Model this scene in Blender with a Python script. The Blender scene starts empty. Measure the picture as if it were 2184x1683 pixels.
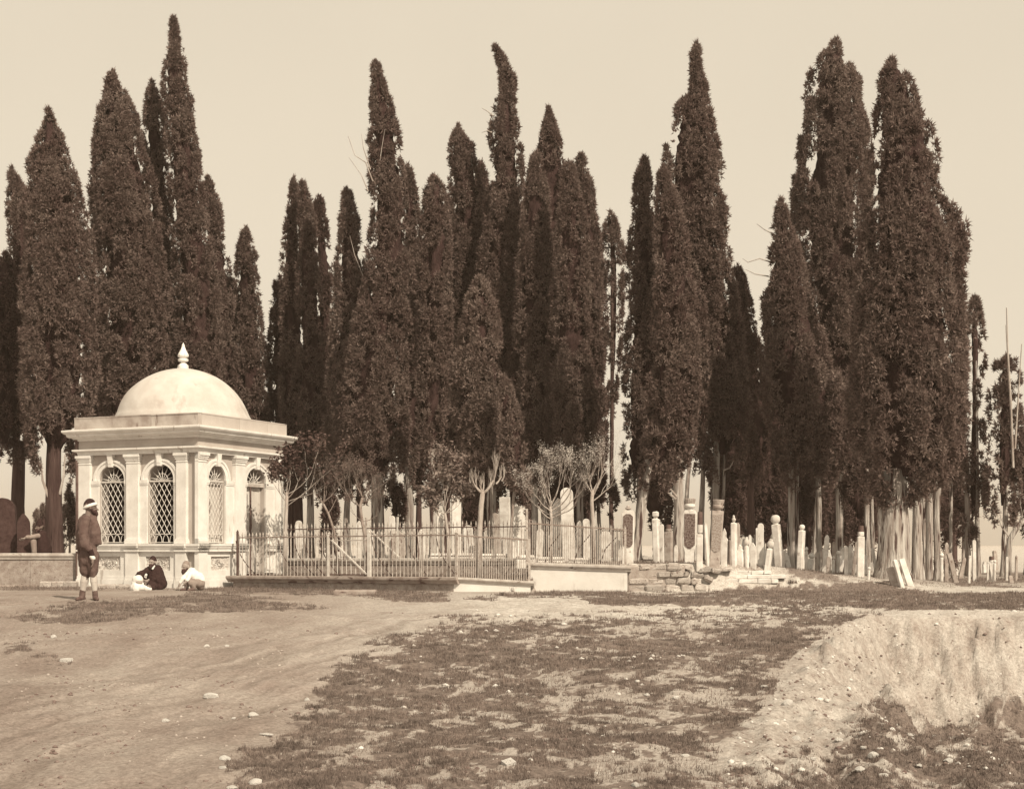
import bpy, bmesh, math, random
import numpy as np
from mathutils import Vector, Matrix

S = bpy.context.scene
COL = S.collection
rnd = random.Random(7)
rng = np.random.default_rng(11)
PI = math.pi
rad = math.radians

# ------------------------------------------------------------------ camera
CAM_Z = 1.6
F = 3000.0            # focal length, in units where the picture is 2184 wide
HOR = 1162.0          # horizon row in those units
cd = bpy.data.cameras.new('camera')
cam = bpy.data.objects.new('camera', cd)
COL.objects.link(cam)
cam.location = (0, 0, CAM_Z)
cam.rotation_euler = (rad(90), 0, 0)
cd.sensor_width = 36
cd.lens = F / 2184 * 36
cd.shift_y = (HOR - 841.5) / 2184
cd.clip_end = 6000
cd.clip_start = 0.1
S.camera = cam

# ------------------------------------------------------------------ light
SUN_EL, SUN_A = rad(42), rad(55)
sun_dir = Vector((math.cos(SUN_EL) * math.cos(SUN_A), -math.cos(SUN_EL) * math.sin(SUN_A), math.sin(SUN_EL)))
TINT = (1.0, 0.875, 0.685)
SKY_GAIN = 7.1
HAZE = .0007
w = bpy.data.worlds.new('World')
S.world = w
w.use_nodes = True
nt = w.node_tree
for n in list(nt.nodes):
    nt.nodes.remove(n)
out = nt.nodes.new('ShaderNodeOutputWorld')
bg = nt.nodes.new('ShaderNodeBackground')
sky = nt.nodes.new('ShaderNodeTexSky')
sky.sky_type = 'NISHITA'
sky.sun_disc = False
sky.sun_elevation = SUN_EL
sky.sun_rotation = math.atan2(sun_dir.x, sun_dir.y)
sky.dust_density = 2.5
bw = nt.nodes.new('ShaderNodeRGBToBW')
pw = nt.nodes.new('ShaderNodeMath'); pw.operation = 'POWER'; pw.inputs[1].default_value = 0.12
mx = nt.nodes.new('ShaderNodeVectorMath'); mx.operation = 'SCALE'
mx.inputs[0].default_value = (TINT[0] * SKY_GAIN, TINT[1] * SKY_GAIN, TINT[2] * SKY_GAIN)
nt.links.new(sky.outputs[0], bw.inputs[0])
nt.links.new(bw.outputs[0], pw.inputs[0])
nt.links.new(pw.outputs[0], mx.inputs['Scale'])
vt = nt.nodes.new('ShaderNodeTexCoord'); vn = nt.nodes.new('ShaderNodeTexNoise'); vn.inputs['Scale'].default_value = 5; vn.inputs['Detail'].default_value = 5
nt.links.new(vt.outputs['Generated'], vn.inputs['Vector'])
vm = nt.nodes.new('ShaderNodeMapRange'); vm.inputs['To Min'].default_value = .95; vm.inputs['To Max'].default_value = 1.05
nt.links.new(vn.outputs[0], vm.inputs[0])
m2 = nt.nodes.new('ShaderNodeVectorMath'); m2.operation = 'SCALE'
nt.links.new(mx.outputs[0], m2.inputs[0]); nt.links.new(vm.outputs[0], m2.inputs['Scale'])
nt.links.new(m2.outputs[0], bg.inputs['Color'])
nt.links.new(bg.outputs[0], out.inputs[0])
bg.inputs['Strength'].default_value = 0.1
sl = bpy.data.lights.new('sun', 'SUN')
sl.energy = 5.0
sl.angle = rad(0.6)
sl.color = (1.0, 0.86, 0.66)
so = bpy.data.objects.new('sun', sl)
so.rotation_euler = sun_dir.to_track_quat('Z', 'Y').to_euler()
so.location = (20, -20, 30)
COL.objects.link(so)
S.view_settings.view_transform = 'Standard'
S.view_settings.look = 'None'
S.view_settings.exposure = 0.0
S.view_settings.gamma = 1.0
S.view_settings.use_curve_mapping = False
S.cycles.max_bounces = 5
S.cycles.diffuse_bounces = 3

# ------------------------------------------------------------------ picture <-> place
def wx(xd, Y): return (xd - 1092.0) / F * Y
def wz(yd, Y): return CAM_Z + (HOR - yd) / F * Y
def sep(a):
    """neutral albedo a -> the brownish tone of this print"""
    ks = [(0.0, (1, .50, .50)), (.05, (1, .61, .58)), (.15, (1, .76, .68)), (.3, (1, .87, .80)), (.6, (1, .97, .93)), (1, (1, 1, 1))]
    for (a0, c0), (a1, c1) in zip(ks, ks[1:]):
        if a <= a1:
            t = (a - a0) / (a1 - a0)
            c = [p + (q - p) * t for p, q in zip(c0, c1)]
            break
    lum = .3 * c[0] + .59 * c[1] + .11 * c[2]
    return tuple(min(1, v * a / lum) for v in c) + (1.0,)

def grey(a, c=(1, .82, .74)):
    lum = .3 * c[0] + .59 * c[1] + .11 * c[2]
    return tuple(v * a / lum for v in c) + (1.0,)

# ------------------------------------------------------------------ noise
def _h(ix, iy, seed):
    n = (ix.astype(np.int64) * 374761393 + iy.astype(np.int64) * 668265263 + seed * 1442695041) & 0xffffffff
    n = ((n ^ (n >> 13)) * 1274126177) & 0xffffffff
    n = n ^ (n >> 16)
    return (n & 0xffff) / 65535.0
def vnoise(x, y, seed=0):
    ix = np.floor(x); iy = np.floor(y)
    fx = x - ix; fy = y - iy
    fx = fx * fx * (3 - 2 * fx); fy = fy * fy * (3 - 2 * fy)
    a = _h(ix, iy, seed); b = _h(ix + 1, iy, seed); c = _h(ix, iy + 1, seed); d = _h(ix + 1, iy + 1, seed)
    return (a * (1 - fx) + b * fx) * (1 - fy) + (c * (1 - fx) + d * fx) * fy
def fbm(x, y, seed=0, oct=4):
    s = 0; a = .5; t = 0
    for i in range(oct):
        s = s + a * vnoise(x, y, seed + i * 17); t += a
        x = x * 2.03 + 5.1; y = y * 2.03 + 1.7; a *= .5
    return s / t
def sstep(a, b, x):
    t = np.clip((x - a) / (b - a), 0, 1)
    return t * t * (3 - 2 * t)

# ------------------------------------------------------------------ mesh helpers
def np_mesh(name, verts, faces):
    """faces: (n,3) or (n,4) array"""
    me = bpy.data.meshes.new(name)
    verts = np.asarray(verts, np.float32); faces = np.asarray(faces, np.int32)
    k = faces.shape[1]
    me.vertices.add(len(verts)); me.vertices.foreach_set('co', verts.ravel())
    me.loops.add(faces.size); me.loops.foreach_set('vertex_index', faces.ravel())
    me.polygons.add(len(faces))
    me.polygons.foreach_set('loop_start', np.arange(0, faces.size, k, dtype=np.int32))
    me.polygons.foreach_set('loop_total', np.full(len(faces), k, np.int32))
    me.update(calc_edges=True)
    return me
def link(name, me, m=None, parent=None, smooth=False, **props):
    o = bpy.data.objects.new(name, me)
    if m is not None:
        me.materials.clear(); me.materials.append(m)
    if smooth:
        me.polygons.foreach_set('use_smooth', np.ones(len(me.polygons), bool))
    if parent is not None: o.parent = parent
    for k, v in props.items():
        if v: o[k] = v
    COL.objects.link(o)
    return o
def thing(name, label, cat, loc=(0, 0, 0), rz=0, group=None):
    o = bpy.data.objects.new(name, None)
    o.location = loc; o.rotation_euler = (0, 0, rz)
    o['label'] = label; o['category'] = cat
    if group: o['group'] = group
    o.empty_display_size = .2
    COL.objects.link(o)
    return o

class MB:
    def __init__(s): s.v = []; s.f = []
    def add(s, vs, fs):
        n = len(s.v); s.v += [tuple(p) for p in vs]; s.f += [tuple(i + n for i in f) for f in fs]
        return s
    def box(s, x0, x1, y0, y1, z0, z1, taper=0):
        t = taper
        s.add([(x0, y0, z0), (x1, y0, z0), (x1, y1, z0), (x0, y1, z0), (x0 + t, y0 + t, z1), (x1 - t, y0 + t, z1), (x1 - t, y1 - t, z1), (x0 + t, y1 - t, z1)],
              [(0, 3, 2, 1), (4, 5, 6, 7), (0, 1, 5, 4), (1, 2, 6, 5), (2, 3, 7, 6), (3, 0, 4, 7)]); return s
    def rbox(s, x0, x1, y0, y1, z0, z1, jit=0, r=rnd, bev=.012):
        """box with bevelled vertical/top edges and optional unevenness"""
        b = min(bev, (x1 - x0) * .3, (y1 - y0) * .3, (z1 - z0) * .3)
        def j(): return r.uniform(-jit, jit)
        vs = []
        for (zz, ins) in ((z0, b), (z0 + b, 0), (z1 - b, 0), (z1, b)):
            for (px, py) in ((x0 + b, y0), (x1 - b, y0), (x1, y0 + b), (x1, y1 - b), (x1 - b, y1), (x0 + b, y1), (x0, y1 - b), (x0, y0 + b)):
                cx, cy = (x0 + x1) / 2, (y0 + y1) / 2
                qx = px + (ins if px < cx else -ins); qy = py + (ins if py < cy else -ins)
                vs.append((qx + j(), qy + j(), zz + j()))
        fs = [tuple(range(7, -1, -1)), tuple(range(24, 32))]
        for k in range(3):
            for i in range(8):
                a = k * 8 + i; bb = k * 8 + (i + 1) % 8
                fs.append((a, bb, bb + 8, a + 8))
        return s.add(vs, fs)
    def tube(s, pts, rs, n=8, cap=True, sq=False, wob=0):
        pts = [Vector(p) for p in pts]
        if not hasattr(rs, '__len__'): rs = [rs] * len(pts)
        rings = []; up = None
        for i, p in enumerate(pts):
            d = (pts[min(i + 1, len(pts) - 1)] - pts[max(i - 1, 0)]).normalized()
            if up is None:
                up = Vector((0, 1, 0)) if abs(d.y) < .9 else Vector((1, 0, 0))
            a = d.cross(up).normalized(); b = a.cross(d).normalized(); up = b
            ring = []
            for k in range(n):
                t = 2 * PI * (k + (.5 if sq else 0)) / n
                q = rs[i] * (1.41 if sq and n == 4 else 1) * (1 + (rnd.uniform(-wob, wob) if wob else 0))
                ring.append(p + a * math.cos(t) * q + b * math.sin(t) * q)
            rings.append(ring)
        vs = [v for r_ in rings for v in r_]
        fs = []
        for i in range(len(pts) - 1):
            for k in range(n):
                fs.append((i * n + k, i * n + (k + 1) % n, (i + 1) * n + (k + 1) % n, (i + 1) * n + k))
        if cap:
            fs.append(tuple(range(n - 1, -1, -1))); m0 = (len(pts) - 1) * n; fs.append(tuple(range(m0, m0 + n)))
        return s.add(vs, fs)
    def lathe(s, prof, n=24, c=(0, 0), squash=1):
        """prof: (r, z) bottom to top"""
        vs = []
        for r_, z in prof:
            for k in range(n):
                t = 2 * PI * k / n
                vs.append((c[0] + r_ * math.cos(t), c[1] + r_ * math.sin(t) * squash, z))
        fs = []
        for i in range(len(prof) - 1):
            for k in range(n):
                fs.append((i * n + k, i * n + (k + 1) % n, (i + 1) * n + (k + 1) % n, (i + 1) * n + k))
        fs.append(tuple(range(n - 1, -1, -1))); m0 = (len(prof) - 1) * n; fs.append(tuple(range(m0, m0 + n)))
        return s.add(vs, fs)
    def prism(s, poly, y0, y1, fn=None):
        """poly in (x,z), extruded in y"""
        n = len(poly)
        vs = [(x, y0, z) for x, z in poly] + [(x, y1, z) for x, z in poly]
        fs = [tuple(range(n)), tuple(range(2 * n - 1, n - 1, -1))]
        for i in range(n):
            j = (i + 1) % n
            fs.append((i, i + n, j + n, j))
        return s.add(vs, fs)
    def mesh(s, name='m'):
        me = bpy.data.meshes.new(name)
        me.from_pydata(s.v, [], s.f)
        bm = bmesh.new(); bm.from_mesh(me)
        bmesh.ops.recalc_face_normals(bm, faces=bm.faces)
        bm.to_mesh(me); bm.free()
        return me
    def build(s, name, m, parent=None, smooth=False, **props):
        return link(name, s.mesh(name), m, parent, smooth, **props)

def auto_smooth(o, ang=35):
    me = o.data
    bm = bmesh.new(); bm.from_mesh(me)
    for f in bm.faces: f.smooth = True
    for e in bm.edges:
        if len(e.link_faces) == 2 and e.calc_face_angle(0) > rad(ang): e.smooth = False
    bm.to_mesh(me); bm.free()
    return o

# ------------------------------------------------------------------ materials
def mat(name, a1, a2=None, scale=3.0, bump=.3, stretch=(1, 1, 1), rough=.92, detail=6, spots=None, streak=None, fine=30, bdist=.02, var=0.0, lo=.35, hi=.65):
    m = bpy.data.materials.new(name); m.use_nodes = True
    t = m.node_tree; N = t.nodes; L = t.links
    b = N['Principled BSDF']; b.inputs['Roughness'].default_value = rough
    b.inputs['Specular IOR Level'].default_value = .15
    tc = N.new('ShaderNodeTexCoord'); oi = N.new('ShaderNodeObjectInfo')
    off = N.new('ShaderNodeVectorMath'); off.operation = 'ADD'
    sc = N.new('ShaderNodeVectorMath'); sc.operation = 'SCALE'; sc.inputs['Scale'].default_value = 37.0
    cb = N.new('ShaderNodeCombineXYZ')
    L.new(oi.outputs['Random'], cb.inputs[0]); L.new(oi.outputs['Random'], cb.inputs[2])
    L.new(cb.outputs[0], sc.inputs[0])
    L.new(tc.outputs['Object'], off.inputs[0]); L.new(sc.outputs[0], off.inputs[1])
    mp = N.new('ShaderNodeMapping'); mp.inputs['Scale'].default_value = stretch
    L.new(off.outputs[0], mp.inputs[0])
    ns = N.new('ShaderNodeTexNoise'); ns.inputs['Scale'].default_value = scale; ns.inputs['Detail'].default_value = detail
    ns.inputs['Roughness'].default_value = .62
    L.new(mp.outputs[0], ns.inputs['Vector'])
    cr = N.new('ShaderNodeValToRGB')
    cr.color_ramp.elements[0].position = lo; cr.color_ramp.elements[1].position = hi
    cr.color_ramp.elements[0].color = sep(a1); cr.color_ramp.elements[1].color = sep(a2 if a2 is not None else a1)
    L.new(ns.outputs[0], cr.inputs[0])
    colout = cr.outputs[0]
    def mix(fac, ca, cbk, mode='MIX'):
        mm = N.new('ShaderNodeMix'); mm.data_type = 'RGBA'; mm.blend_type = mode
        if isinstance(fac, float): mm.inputs[0].default_value = fac
        else: L.new(fac, mm.inputs[0])
        L.new(ca, mm.inputs[6])
        if isinstance(cbk, tuple): mm.inputs[7].default_value = cbk
        else: L.new(cbk, mm.inputs[7])
        return mm.outputs[2]
    if spots:      # (albedo, scale, threshold, stretch)
        n2 = N.new('ShaderNodeTexNoise'); n2.inputs['Scale'].default_value = spots[1]; n2.inputs['Detail'].default_value = 5
        mp2 = N.new('ShaderNodeMapping'); mp2.inputs['Scale'].default_value = spots[3] if len(spots) > 3 else (1, 1, 1)
        L.new(off.outputs[0], mp2.inputs[0]); L.new(mp2.outputs[0], n2.inputs['Vector'])
        r2 = N.new('ShaderNodeValToRGB'); r2.color_ramp.elements[0].position = spots[2]; r2.color_ramp.elements[1].position = spots[2] + .08
        L.new(n2.outputs[0], r2.inputs[0])
        colout = mix(r2.outputs[0], colout, sep(spots[0]))
    if var:
        hsv = N.new('ShaderNodeHueSaturation'); mr = N.new('ShaderNodeMapRange')
        mr.inputs['To Min'].default_value = 1 - var; mr.inputs['To Max'].default_value = 1 + var
        L.new(oi.outputs['Random'], mr.inputs[0]); L.new(mr.outputs[0], hsv.inputs['Value']); L.new(colout, hsv.inputs['Color'])
        colout = hsv.outputs[0]
    L.new(colout, b.inputs['Base Color'])
    if bump:
        n3 = N.new('ShaderNodeTexNoise'); n3.inputs['Scale'].default_value = fine; n3.inputs['Detail'].default_value = 5
        L.new(mp.outputs[0], n3.inputs['Vector'])
        ad = N.new('ShaderNodeMath'); ad.operation = 'ADD'
        L.new(ns.outputs[0], ad.inputs[0]); L.new(n3.outputs[0], ad.inputs[1])
        bp = N.new('ShaderNodeBump'); bp.inputs['Strength'].default_value = bump; bp.inputs['Distance'].default_value = bdist
        L.new(ad.outputs[0], bp.inputs['Height']); L.new(bp.outputs[0], b.inputs['Normal'])
    return m

M = {}
M['white'] = mat('whitewash', .64, .80, 2.6, .3, spots=(.46, 6, .635, (1, 1, .22)), fine=60, bdist=.006)
M['tan'] = mat('grey_plaster', .36, .44, 2.5, .25, spots=(.27, 4, .68, (1, 1, .4)), fine=60, bdist=.006)
M['strip'] = mat('tan_plaster', .40, .47, 1.5, .15, fine=60, bdist=.005)
M['parapet'] = mat('weathered_parapet', .26, .44, 2.6, .4, spots=(.16, 7, .62, (1, 1, .3)), fine=50, bdist=.01)
M['dome'] = mat('dome_plaster', .46, .57, 1.8, .3, fine=26, bdist=.012, spots=(.43, 3.5, .60, (1, 1, .5)))
M['relief'] = mat('carved_stone', .40, .68, 14, .5, fine=60, bdist=.01)
M['inner'] = mat('window_darkener', .10, .18, 3, .1)  # dark tone for the boards added over the rear window openings
M['dark_inner'] = mat('dark_interior', .08, .12, 3, .1)  # dark colour for floor, ceiling and the lining added to dim the windows
M['stone_grey'] = mat('rough_grey_stone', .24, .40, 7, .8, spots=(.15, 22, .60), fine=70, bdist=.02, var=.12)
M['stone_wall'] = mat('field_stone', .30, .50, 6, .9, spots=(.14, 16, .60), fine=55, bdist=.03, var=.18)
M['mortar'] = mat('lime_mortar', .26, .40, 8, .8, fine=60, bdist=.02)
M['coping'] = mat('coping_stone', .38, .58, 5, .5, spots=(.18, 12, .62, (.4, 1, 1)), fine=60, bdist=.01)
M['coping_dark'] = mat('weathered_coping_stone', .22, .36, 5, .6, spots=(.10, 12, .58, (.4, 1, 1)), fine=60, bdist=.015)
M['limewash'] = mat('limewashed_wall', .60, .74, 2, .35, spots=(.45, 4, .64, (1, 1, .2)), fine=40, bdist=.012)
M['marble'] = mat('marble', .50, .74, 5, .35, spots=(.30, 9, .64, (1, 1, .5)), fine=50, bdist=.008, var=.10)
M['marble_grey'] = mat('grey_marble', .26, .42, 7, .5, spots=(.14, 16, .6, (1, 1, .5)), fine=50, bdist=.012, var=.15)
M['cap_dark'] = mat('painted_cap', .07, .12, 8, .3, fine=60, bdist=.005)
M['iron'] = mat('painted_iron', .30, .50, 12, .3, fine=80, bdist=.003, spots=(.16, 18, .6))
M['iron_dark'] = mat('rusty_iron', .07, .12, 12, .3, fine=80, bdist=.003)
M['iron_rail'] = mat('dull_iron_rail', .16, .26, 12, .3, fine=80, bdist=.003)
M['iron_white'] = mat('white_painted_iron', .50, .66, 10, .2, fine=80, bdist=.003)
M['wood_door'] = mat('weathered_door_boards', .42, .62, 4, .5, (1, 1, .12), fine=40, bdist=.006, spots=(.16, 9, .63, (1, 1, .16)))
M['wood'] = mat('grey_wood', .34, .5, 6, .6, (1, 1, .1), fine=50, bdist=.006)
M['bark'] = mat('cypress_bark', .24, .56, 11, 1.0, (1, 1, .09), fine=30, bdist=.06, spots=(.07, 13, .555, (1, 1, .12)), var=.12)
M['bark_pale'] = mat('pale_smooth_bark', .26, .46, 9, .6, (1, 1, .3), fine=40, bdist=.02, spots=(.16, 20, .64))
M['core_shade'] = mat('inner_twigs_painted_shade', .022, .045, 9, .6, (1, 1, .4), fine=40, bdist=.05)  # crown cores: inner twigs with the shade between tufts put into the colour
M['bark_mid'] = mat('grey_young_bark', .16, .32, 9, .5, fine=40, bdist=.02)
M['dark_stone'] = mat('near_black_stone', .035, .06, 9, .5, fine=40, bdist=.02)  # near-black colour for the two stones behind the left wall
M['bark_dark'] = mat('dark_bark', .045, .09, 11, 1.0, (1, 1, .09), fine=30, bdist=.06)  # darker bark colour for some trunks and the shrub stems
M['skin'] = mat('skin', .26, .30, 8, .1, fine=60, bdist=.003, rough=.6)
M['skin_dark'] = mat('sunburnt_skin', .15, .19, 8, .1, fine=60, bdist=.003, rough=.6)
M['hair'] = mat('dark_hair', .035, .05, 30, .5, fine=80, bdist=.01)
M['cloth_black'] = mat('black_wool', .022, .036, 12, .5, fine=90, bdist=.01)
M['cloth_brown'] = mat('coarse_brown_wool', .075, .12, 9, .5, fine=90, bdist=.01)
M['cloth_grey'] = mat('grey_trouser_cloth', .20, .27, 9, .5, fine=90, bdist=.01)
M['cloth_white'] = mat('white_cotton', .66, .76, 9, .4, fine=60, bdist=.01)
M['stocking'] = mat('knitted_stocking', .42, .5, 14, .4, fine=90, bdist=.006)
M['leather'] = mat('worn_leather', .07, .12, 14, .4, fine=90, bdist=.006, rough=.6)

def leaf_mat(name, a1, a2, trans=.25, scale=1.2):
    m = bpy.data.materials.new(name); m.use_nodes = True
    t = m.node_tree; N = t.nodes; L = t.links
    b = N['Principled BSDF']; b.inputs['Roughness'].default_value = .75; b.inputs['Specular IOR Level'].default_value = .2
    tc = N.new('ShaderNodeTexCoord'); ns = N.new('ShaderNodeTexNoise'); ns.inputs['Scale'].default_value = scale; ns.inputs['Detail'].default_value = 8
    ns.inputs['Roughness'].default_value = .75
    L.new(tc.outputs['Object'], ns.inputs['Vector'])
    cr = N.new('ShaderNodeValToRGB'); cr.color_ramp.elements[0].position = .36; cr.color_ramp.elements[1].position = .66
    cr.color_ramp.elements[0].color = sep(a1); cr.color_ramp.elements[1].color = sep(a2)
    L.new(ns.outputs[0], cr.inputs[0])
    n2 = N.new('ShaderNodeTexNoise'); n2.inputs['Scale'].default_value = 22; n2.inputs['Detail'].default_value = 3; L.new(tc.outputs['Object'], n2.inputs['Vector'])
    c2 = N.new('ShaderNodeValToRGB'); c2.color_ramp.elements[0].position = .35; c2.color_ramp.elements[1].position = .65
    c2.color_ramp.elements[0].color = (.6, .58, .58, 1); c2.color_ramp.elements[1].color = (1.55, 1.55, 1.55, 1); L.new(n2.outputs[0], c2.inputs[0])
    mm = N.new('ShaderNodeMix'); mm.data_type = 'RGBA'; mm.blend_type = 'MULTIPLY'; mm.inputs[0].default_value = 1
    L.new(cr.outputs[0], mm.inputs[6]); L.new(c2.outputs[0], mm.inputs[7]); cr = None
    class _o: pass
    cr = _o(); cr.outputs = [mm.outputs[2]]
    L.new(cr.outputs[0], b.inputs['Base Color'])
    if trans:
        tr = N.new('ShaderNodeBsdfTranslucent'); L.new(cr.outputs[0], tr.inputs[0])
        ms = N.new('ShaderNodeMixShader'); ms.inputs[0].default_value = trans
        L.new(b.outputs[0], ms.inputs[1]); L.new(tr.outputs[0], ms.inputs[2]); L.new(ms.outputs[0], N['Material Output'].inputs[0])
    return m
M['cypress'] = leaf_mat('cypress_foliage', .10, .20, .35)
M['cypress_light'] = leaf_mat('paler_cypress_foliage', .12, .22, .35)
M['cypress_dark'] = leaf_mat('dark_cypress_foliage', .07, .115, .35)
M['broad'] = leaf_mat('broad_leaves', .055, .13, .3, 3)
M['broad_light'] = leaf_mat('painted_sunlit_leaves', .11, .30, .3, 3)  # paler copy of the broad leaves, sun highlights put into its colour
M['fine_leaf'] = leaf_mat('fine_new_leaves', .10, .24, .3, 3)
M['budding'] = leaf_mat('budding_twigs', .40, .62, .2, 3)
_s = sep; sep = grey
M['grass'] = leaf_mat('grass_blades', .10, .26, .3, 2.2)
sep = _s

# ------------------------------------------------------------------ terrain
BY = np.array([-60, 4, 9, 12, 14, 16.5, 20, 23, 25, 30, 80, 400.])
BZ = np.array([-.3, -.12, 0.0, .12, .22, .33, .48, .58, .64, .66, .70, .8])
def base(Y): return np.interp(Y, BY, BZ)
def hit_base(xd, yd, lo=6, hi=60):
    f = lambda Y: wz(yd, Y) - float(base(Y))
    for _ in range(60):
        m_ = (lo + hi) / 2
        if f(m_) > 0: lo = m_
        else: hi = m_
    return wx(xd, lo), lo
RIM_D = [(2400, 1312), (2184, 1313), (2050, 1314), (1940, 1316), (1850, 1316), (1790, 1336), (1740, 1362), (1695, 1398), (1668, 1440), (1650, 1480), (1600, 1540), (1560, 1600), (1530, 1660), (1500, 1760)]
RIM = np.array([hit_base(x, y, 6, 40) for x, y in RIM_D])
RIM = np.vstack([[[60, RIM[0, 1] - .3]], RIM, [[.6, 4.0]], [[60, 4.0]]])
def in_poly(x, y, P):
    c = np.zeros(np.shape(x), bool); n = len(P); j = n - 1
    for i in range(n):
        xi, yi = P[i]; xj, yj = P[j]
        c ^= ((yi > y) != (yj > y)) & (x < (xj - xi) * (y - yi) / (yj - yi + 1e-12) + xi)
        j = i
    return c
def dist_line(x, y, P, closed=False):
    d = np.full(np.shape(x), 1e9)
    n = len(P)
    for i in range(n if closed else n - 1):
        a = P[i]; b = P[(i + 1) % n]
        vx, vy = b[0] - a[0], b[1] - a[1]
        t = np.clip(((x - a[0]) * vx + (y - a[1]) * vy) / (vx * vx + vy * vy + 1e-12), 0, 1)
        d = np.minimum(d, np.hypot(x - a[0] - t * vx, y - a[1] - t * vy))
    return d
WA0 = (-6.16, 31.1); WA1 = (-1.18, 28.5); WB1 = (.37, 28.35)
WC0 = (.37, 28.85); WC1 = (2.345, 28.6)
ENC = [(-6.1, 31.32), (-1.15, 28.72), (.37, 28.56), (.5, 29.05), (.55, 31.7), (-5.2, 34.4)]
TRACK = np.array([(-6.2, 6), (-4.6, 9.5), (-3.3, 13), (-2.1, 16.5), (-.8, 20), (1.2, 22.6), (4.2, 24.2), (9, 25.2), (16, 25.6)])
def track(x, y):
    """streaks drawn out along the old cart track: (value, strength)"""
    best = np.full(np.shape(x), 1e9); sd = np.zeros(np.shape(x)); al = np.zeros(np.shape(x)); acc = 0
    for a, b_ in zip(TRACK, TRACK[1:]):
        v = b_ - a; L_ = float(np.hypot(*v)); t = np.clip(((x - a[0]) * v[0] + (y - a[1]) * v[1]) / L_ ** 2, 0, 1)
        px, py = x - a[0] - t * v[0], y - a[1] - t * v[1]; d = np.hypot(px, py)
        m_ = d < best; best = np.where(m_, d, best); sd = np.where(m_, d * np.sign(v[0] * py - v[1] * px), sd); al = np.where(m_, acc + t * L_, al); acc += L_
    wob = sd + (fbm(al * .35, sd * .3, 131, 2) - .5) * .7
    val = .25 * fbm(wob * 2.6, al * .28, 133, 3) + .40 * fbm(wob * 9, al * .9, 137, 3) + .35 * fbm(wob * 16, al * 2.4, 139, 3)
    for c in (-1.15, -.35, .55, 1.3):
        br = sstep(.42, .6, vnoise(al * .7 + c * 9, wob * 0 + c * 5, 143))
        val = val - .20 * br * np.exp(-((wob - c) / .07) ** 2) + .14 * br * np.exp(-((wob - c - .15) / .07) ** 2)
    return val, np.exp(-(np.abs(sd) / 2.4) ** 3)
def height(x, y, detail=True):
    x = np.asarray(x, float); y = np.asarray(y, float)
    z = base(y)
    if detail:
        z = z + (fbm(x * .45, y * .45, 3) - .5) * .16 * sstep(5, 9, y) * (1 - sstep(23, 27.5, y))
    if detail:
        st = track(x, y)
        z = z + (st[0] - .5) * .05 * st[1] * (.4 + 1.2 * vnoise(x * 1.3, y * 1.3, 141))
    # terrace of the cemetery on the right
    T = 1.20 - .26 * sstep(4.6, 7.4, x) - .16 * sstep(7.4, 10, x)
    T = T + (fbm(x * .8, y * .8, 9) - .5) * .10 + .12 * sstep(34, 60, y) * sstep(6, 9, x)
    ye = 28.75 + .0 * x
    wid = .28 + .9 * sstep(3.6, 6, x) + 1.2 * sstep(6, 9, x)
    k = sstep(ye - wid * .3 + (fbm(x * 1.6, y * 1.6, 21) - .5) * .7 * sstep(2.6, 3.6, x), ye + wid, y)
    k = np.where(x < 2.42, sstep(28.99, 29.12, y + (x - .4) * .12) * sstep(.40, .5, x), k)
    terr = z * (1 - k) + T * k
    z = np.where(x > .45, np.maximum(terr, z), z)
    # graveyard ground behind the enclosure, left of the terrace
    kb = sstep(31.9, 32.6, y + (x - .5) * .42) * (x <= .55)
    z = z * (1 - kb) + 1.18 * kb * 1.0 if False else np.where((x <= .55) & (x > -6.4), z * (1 - kb) + 1.18 * kb, z)
    enc = in_poly(x, y, ENC)
    z = np.where(enc, .90 + (fbm(x * 2, y * 2, 5) - .5) * .08, z)
    # behind the left wall
    z = np.where((x < -9.3) & (y > 31.9), .95 + .2 * sstep(32, 60, y), z)
    # far country drops gently
    z = z - .0 + .15 * sstep(60, 200, y)
    # quarry pit on the right
    jx = (fbm(x * 1.1, y * 1.1, 31) - .5) * 1.0
    jy = (fbm(x * 1.1 + 40, y * 1.1, 37) - .5) * .5
    inside = in_poly(x, y, RIM)
    d = dist_line(x, y, RIM)
    s_ = np.where(inside, d, -d) + jx * .45 * sstep(.05, .6, np.abs(d)) + (fbm(x * 4, y * 4, 41) - .5) * .16
    steep = sstep(15.5, 19.5, y)            # far bank steep, near-left side gentle
    depth = 1.30 * sstep(11.2, 15.5, y) + .15
    wdt = 2.6 - 1.35 * steep
    drop = depth * (sstep(0, wdt, s_) * .9 + .10 * sstep(0, wdt * .35, s_)) + .05 * np.clip(s_ - wdt, 0, 6)
    drop = drop * (s_ > 0)
    rough = ((fbm(x * 5, y * 5, 51, 5) - .5) * .34 + (fbm(x * 13, y * 13, 53, 3) - .5) * .15) * sstep(.02, .3, s_) * (1 - .8 * sstep(wdt * .8, wdt + .5, s_)) * (.35 + .65 * sstep(14, 17.5, y))
    gul = (fbm(x * 3.0, y * .7, 57, 4) - .5) * .75 * (.3 + .7 * sstep(14, 17.5, y)) * sstep(0, .3, s_) * (1 - sstep(wdt * .8, wdt * 1.2, s_))
    z = z - drop + rough * (y < 26) + gul * (y < 26)
    if detail:
        z = z + (fbm(x * 7, y * 7, 71, 4) - .5) * .035 * (y < 27)
        z = z + (fbm(x * 2.4, y * 2.4, 73, 3) - .5) * .07 * (1 - sstep(24, 27, y))
    return z
def hz(x, y): return float(height(np.array([x]), np.array([y]))[0])
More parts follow.
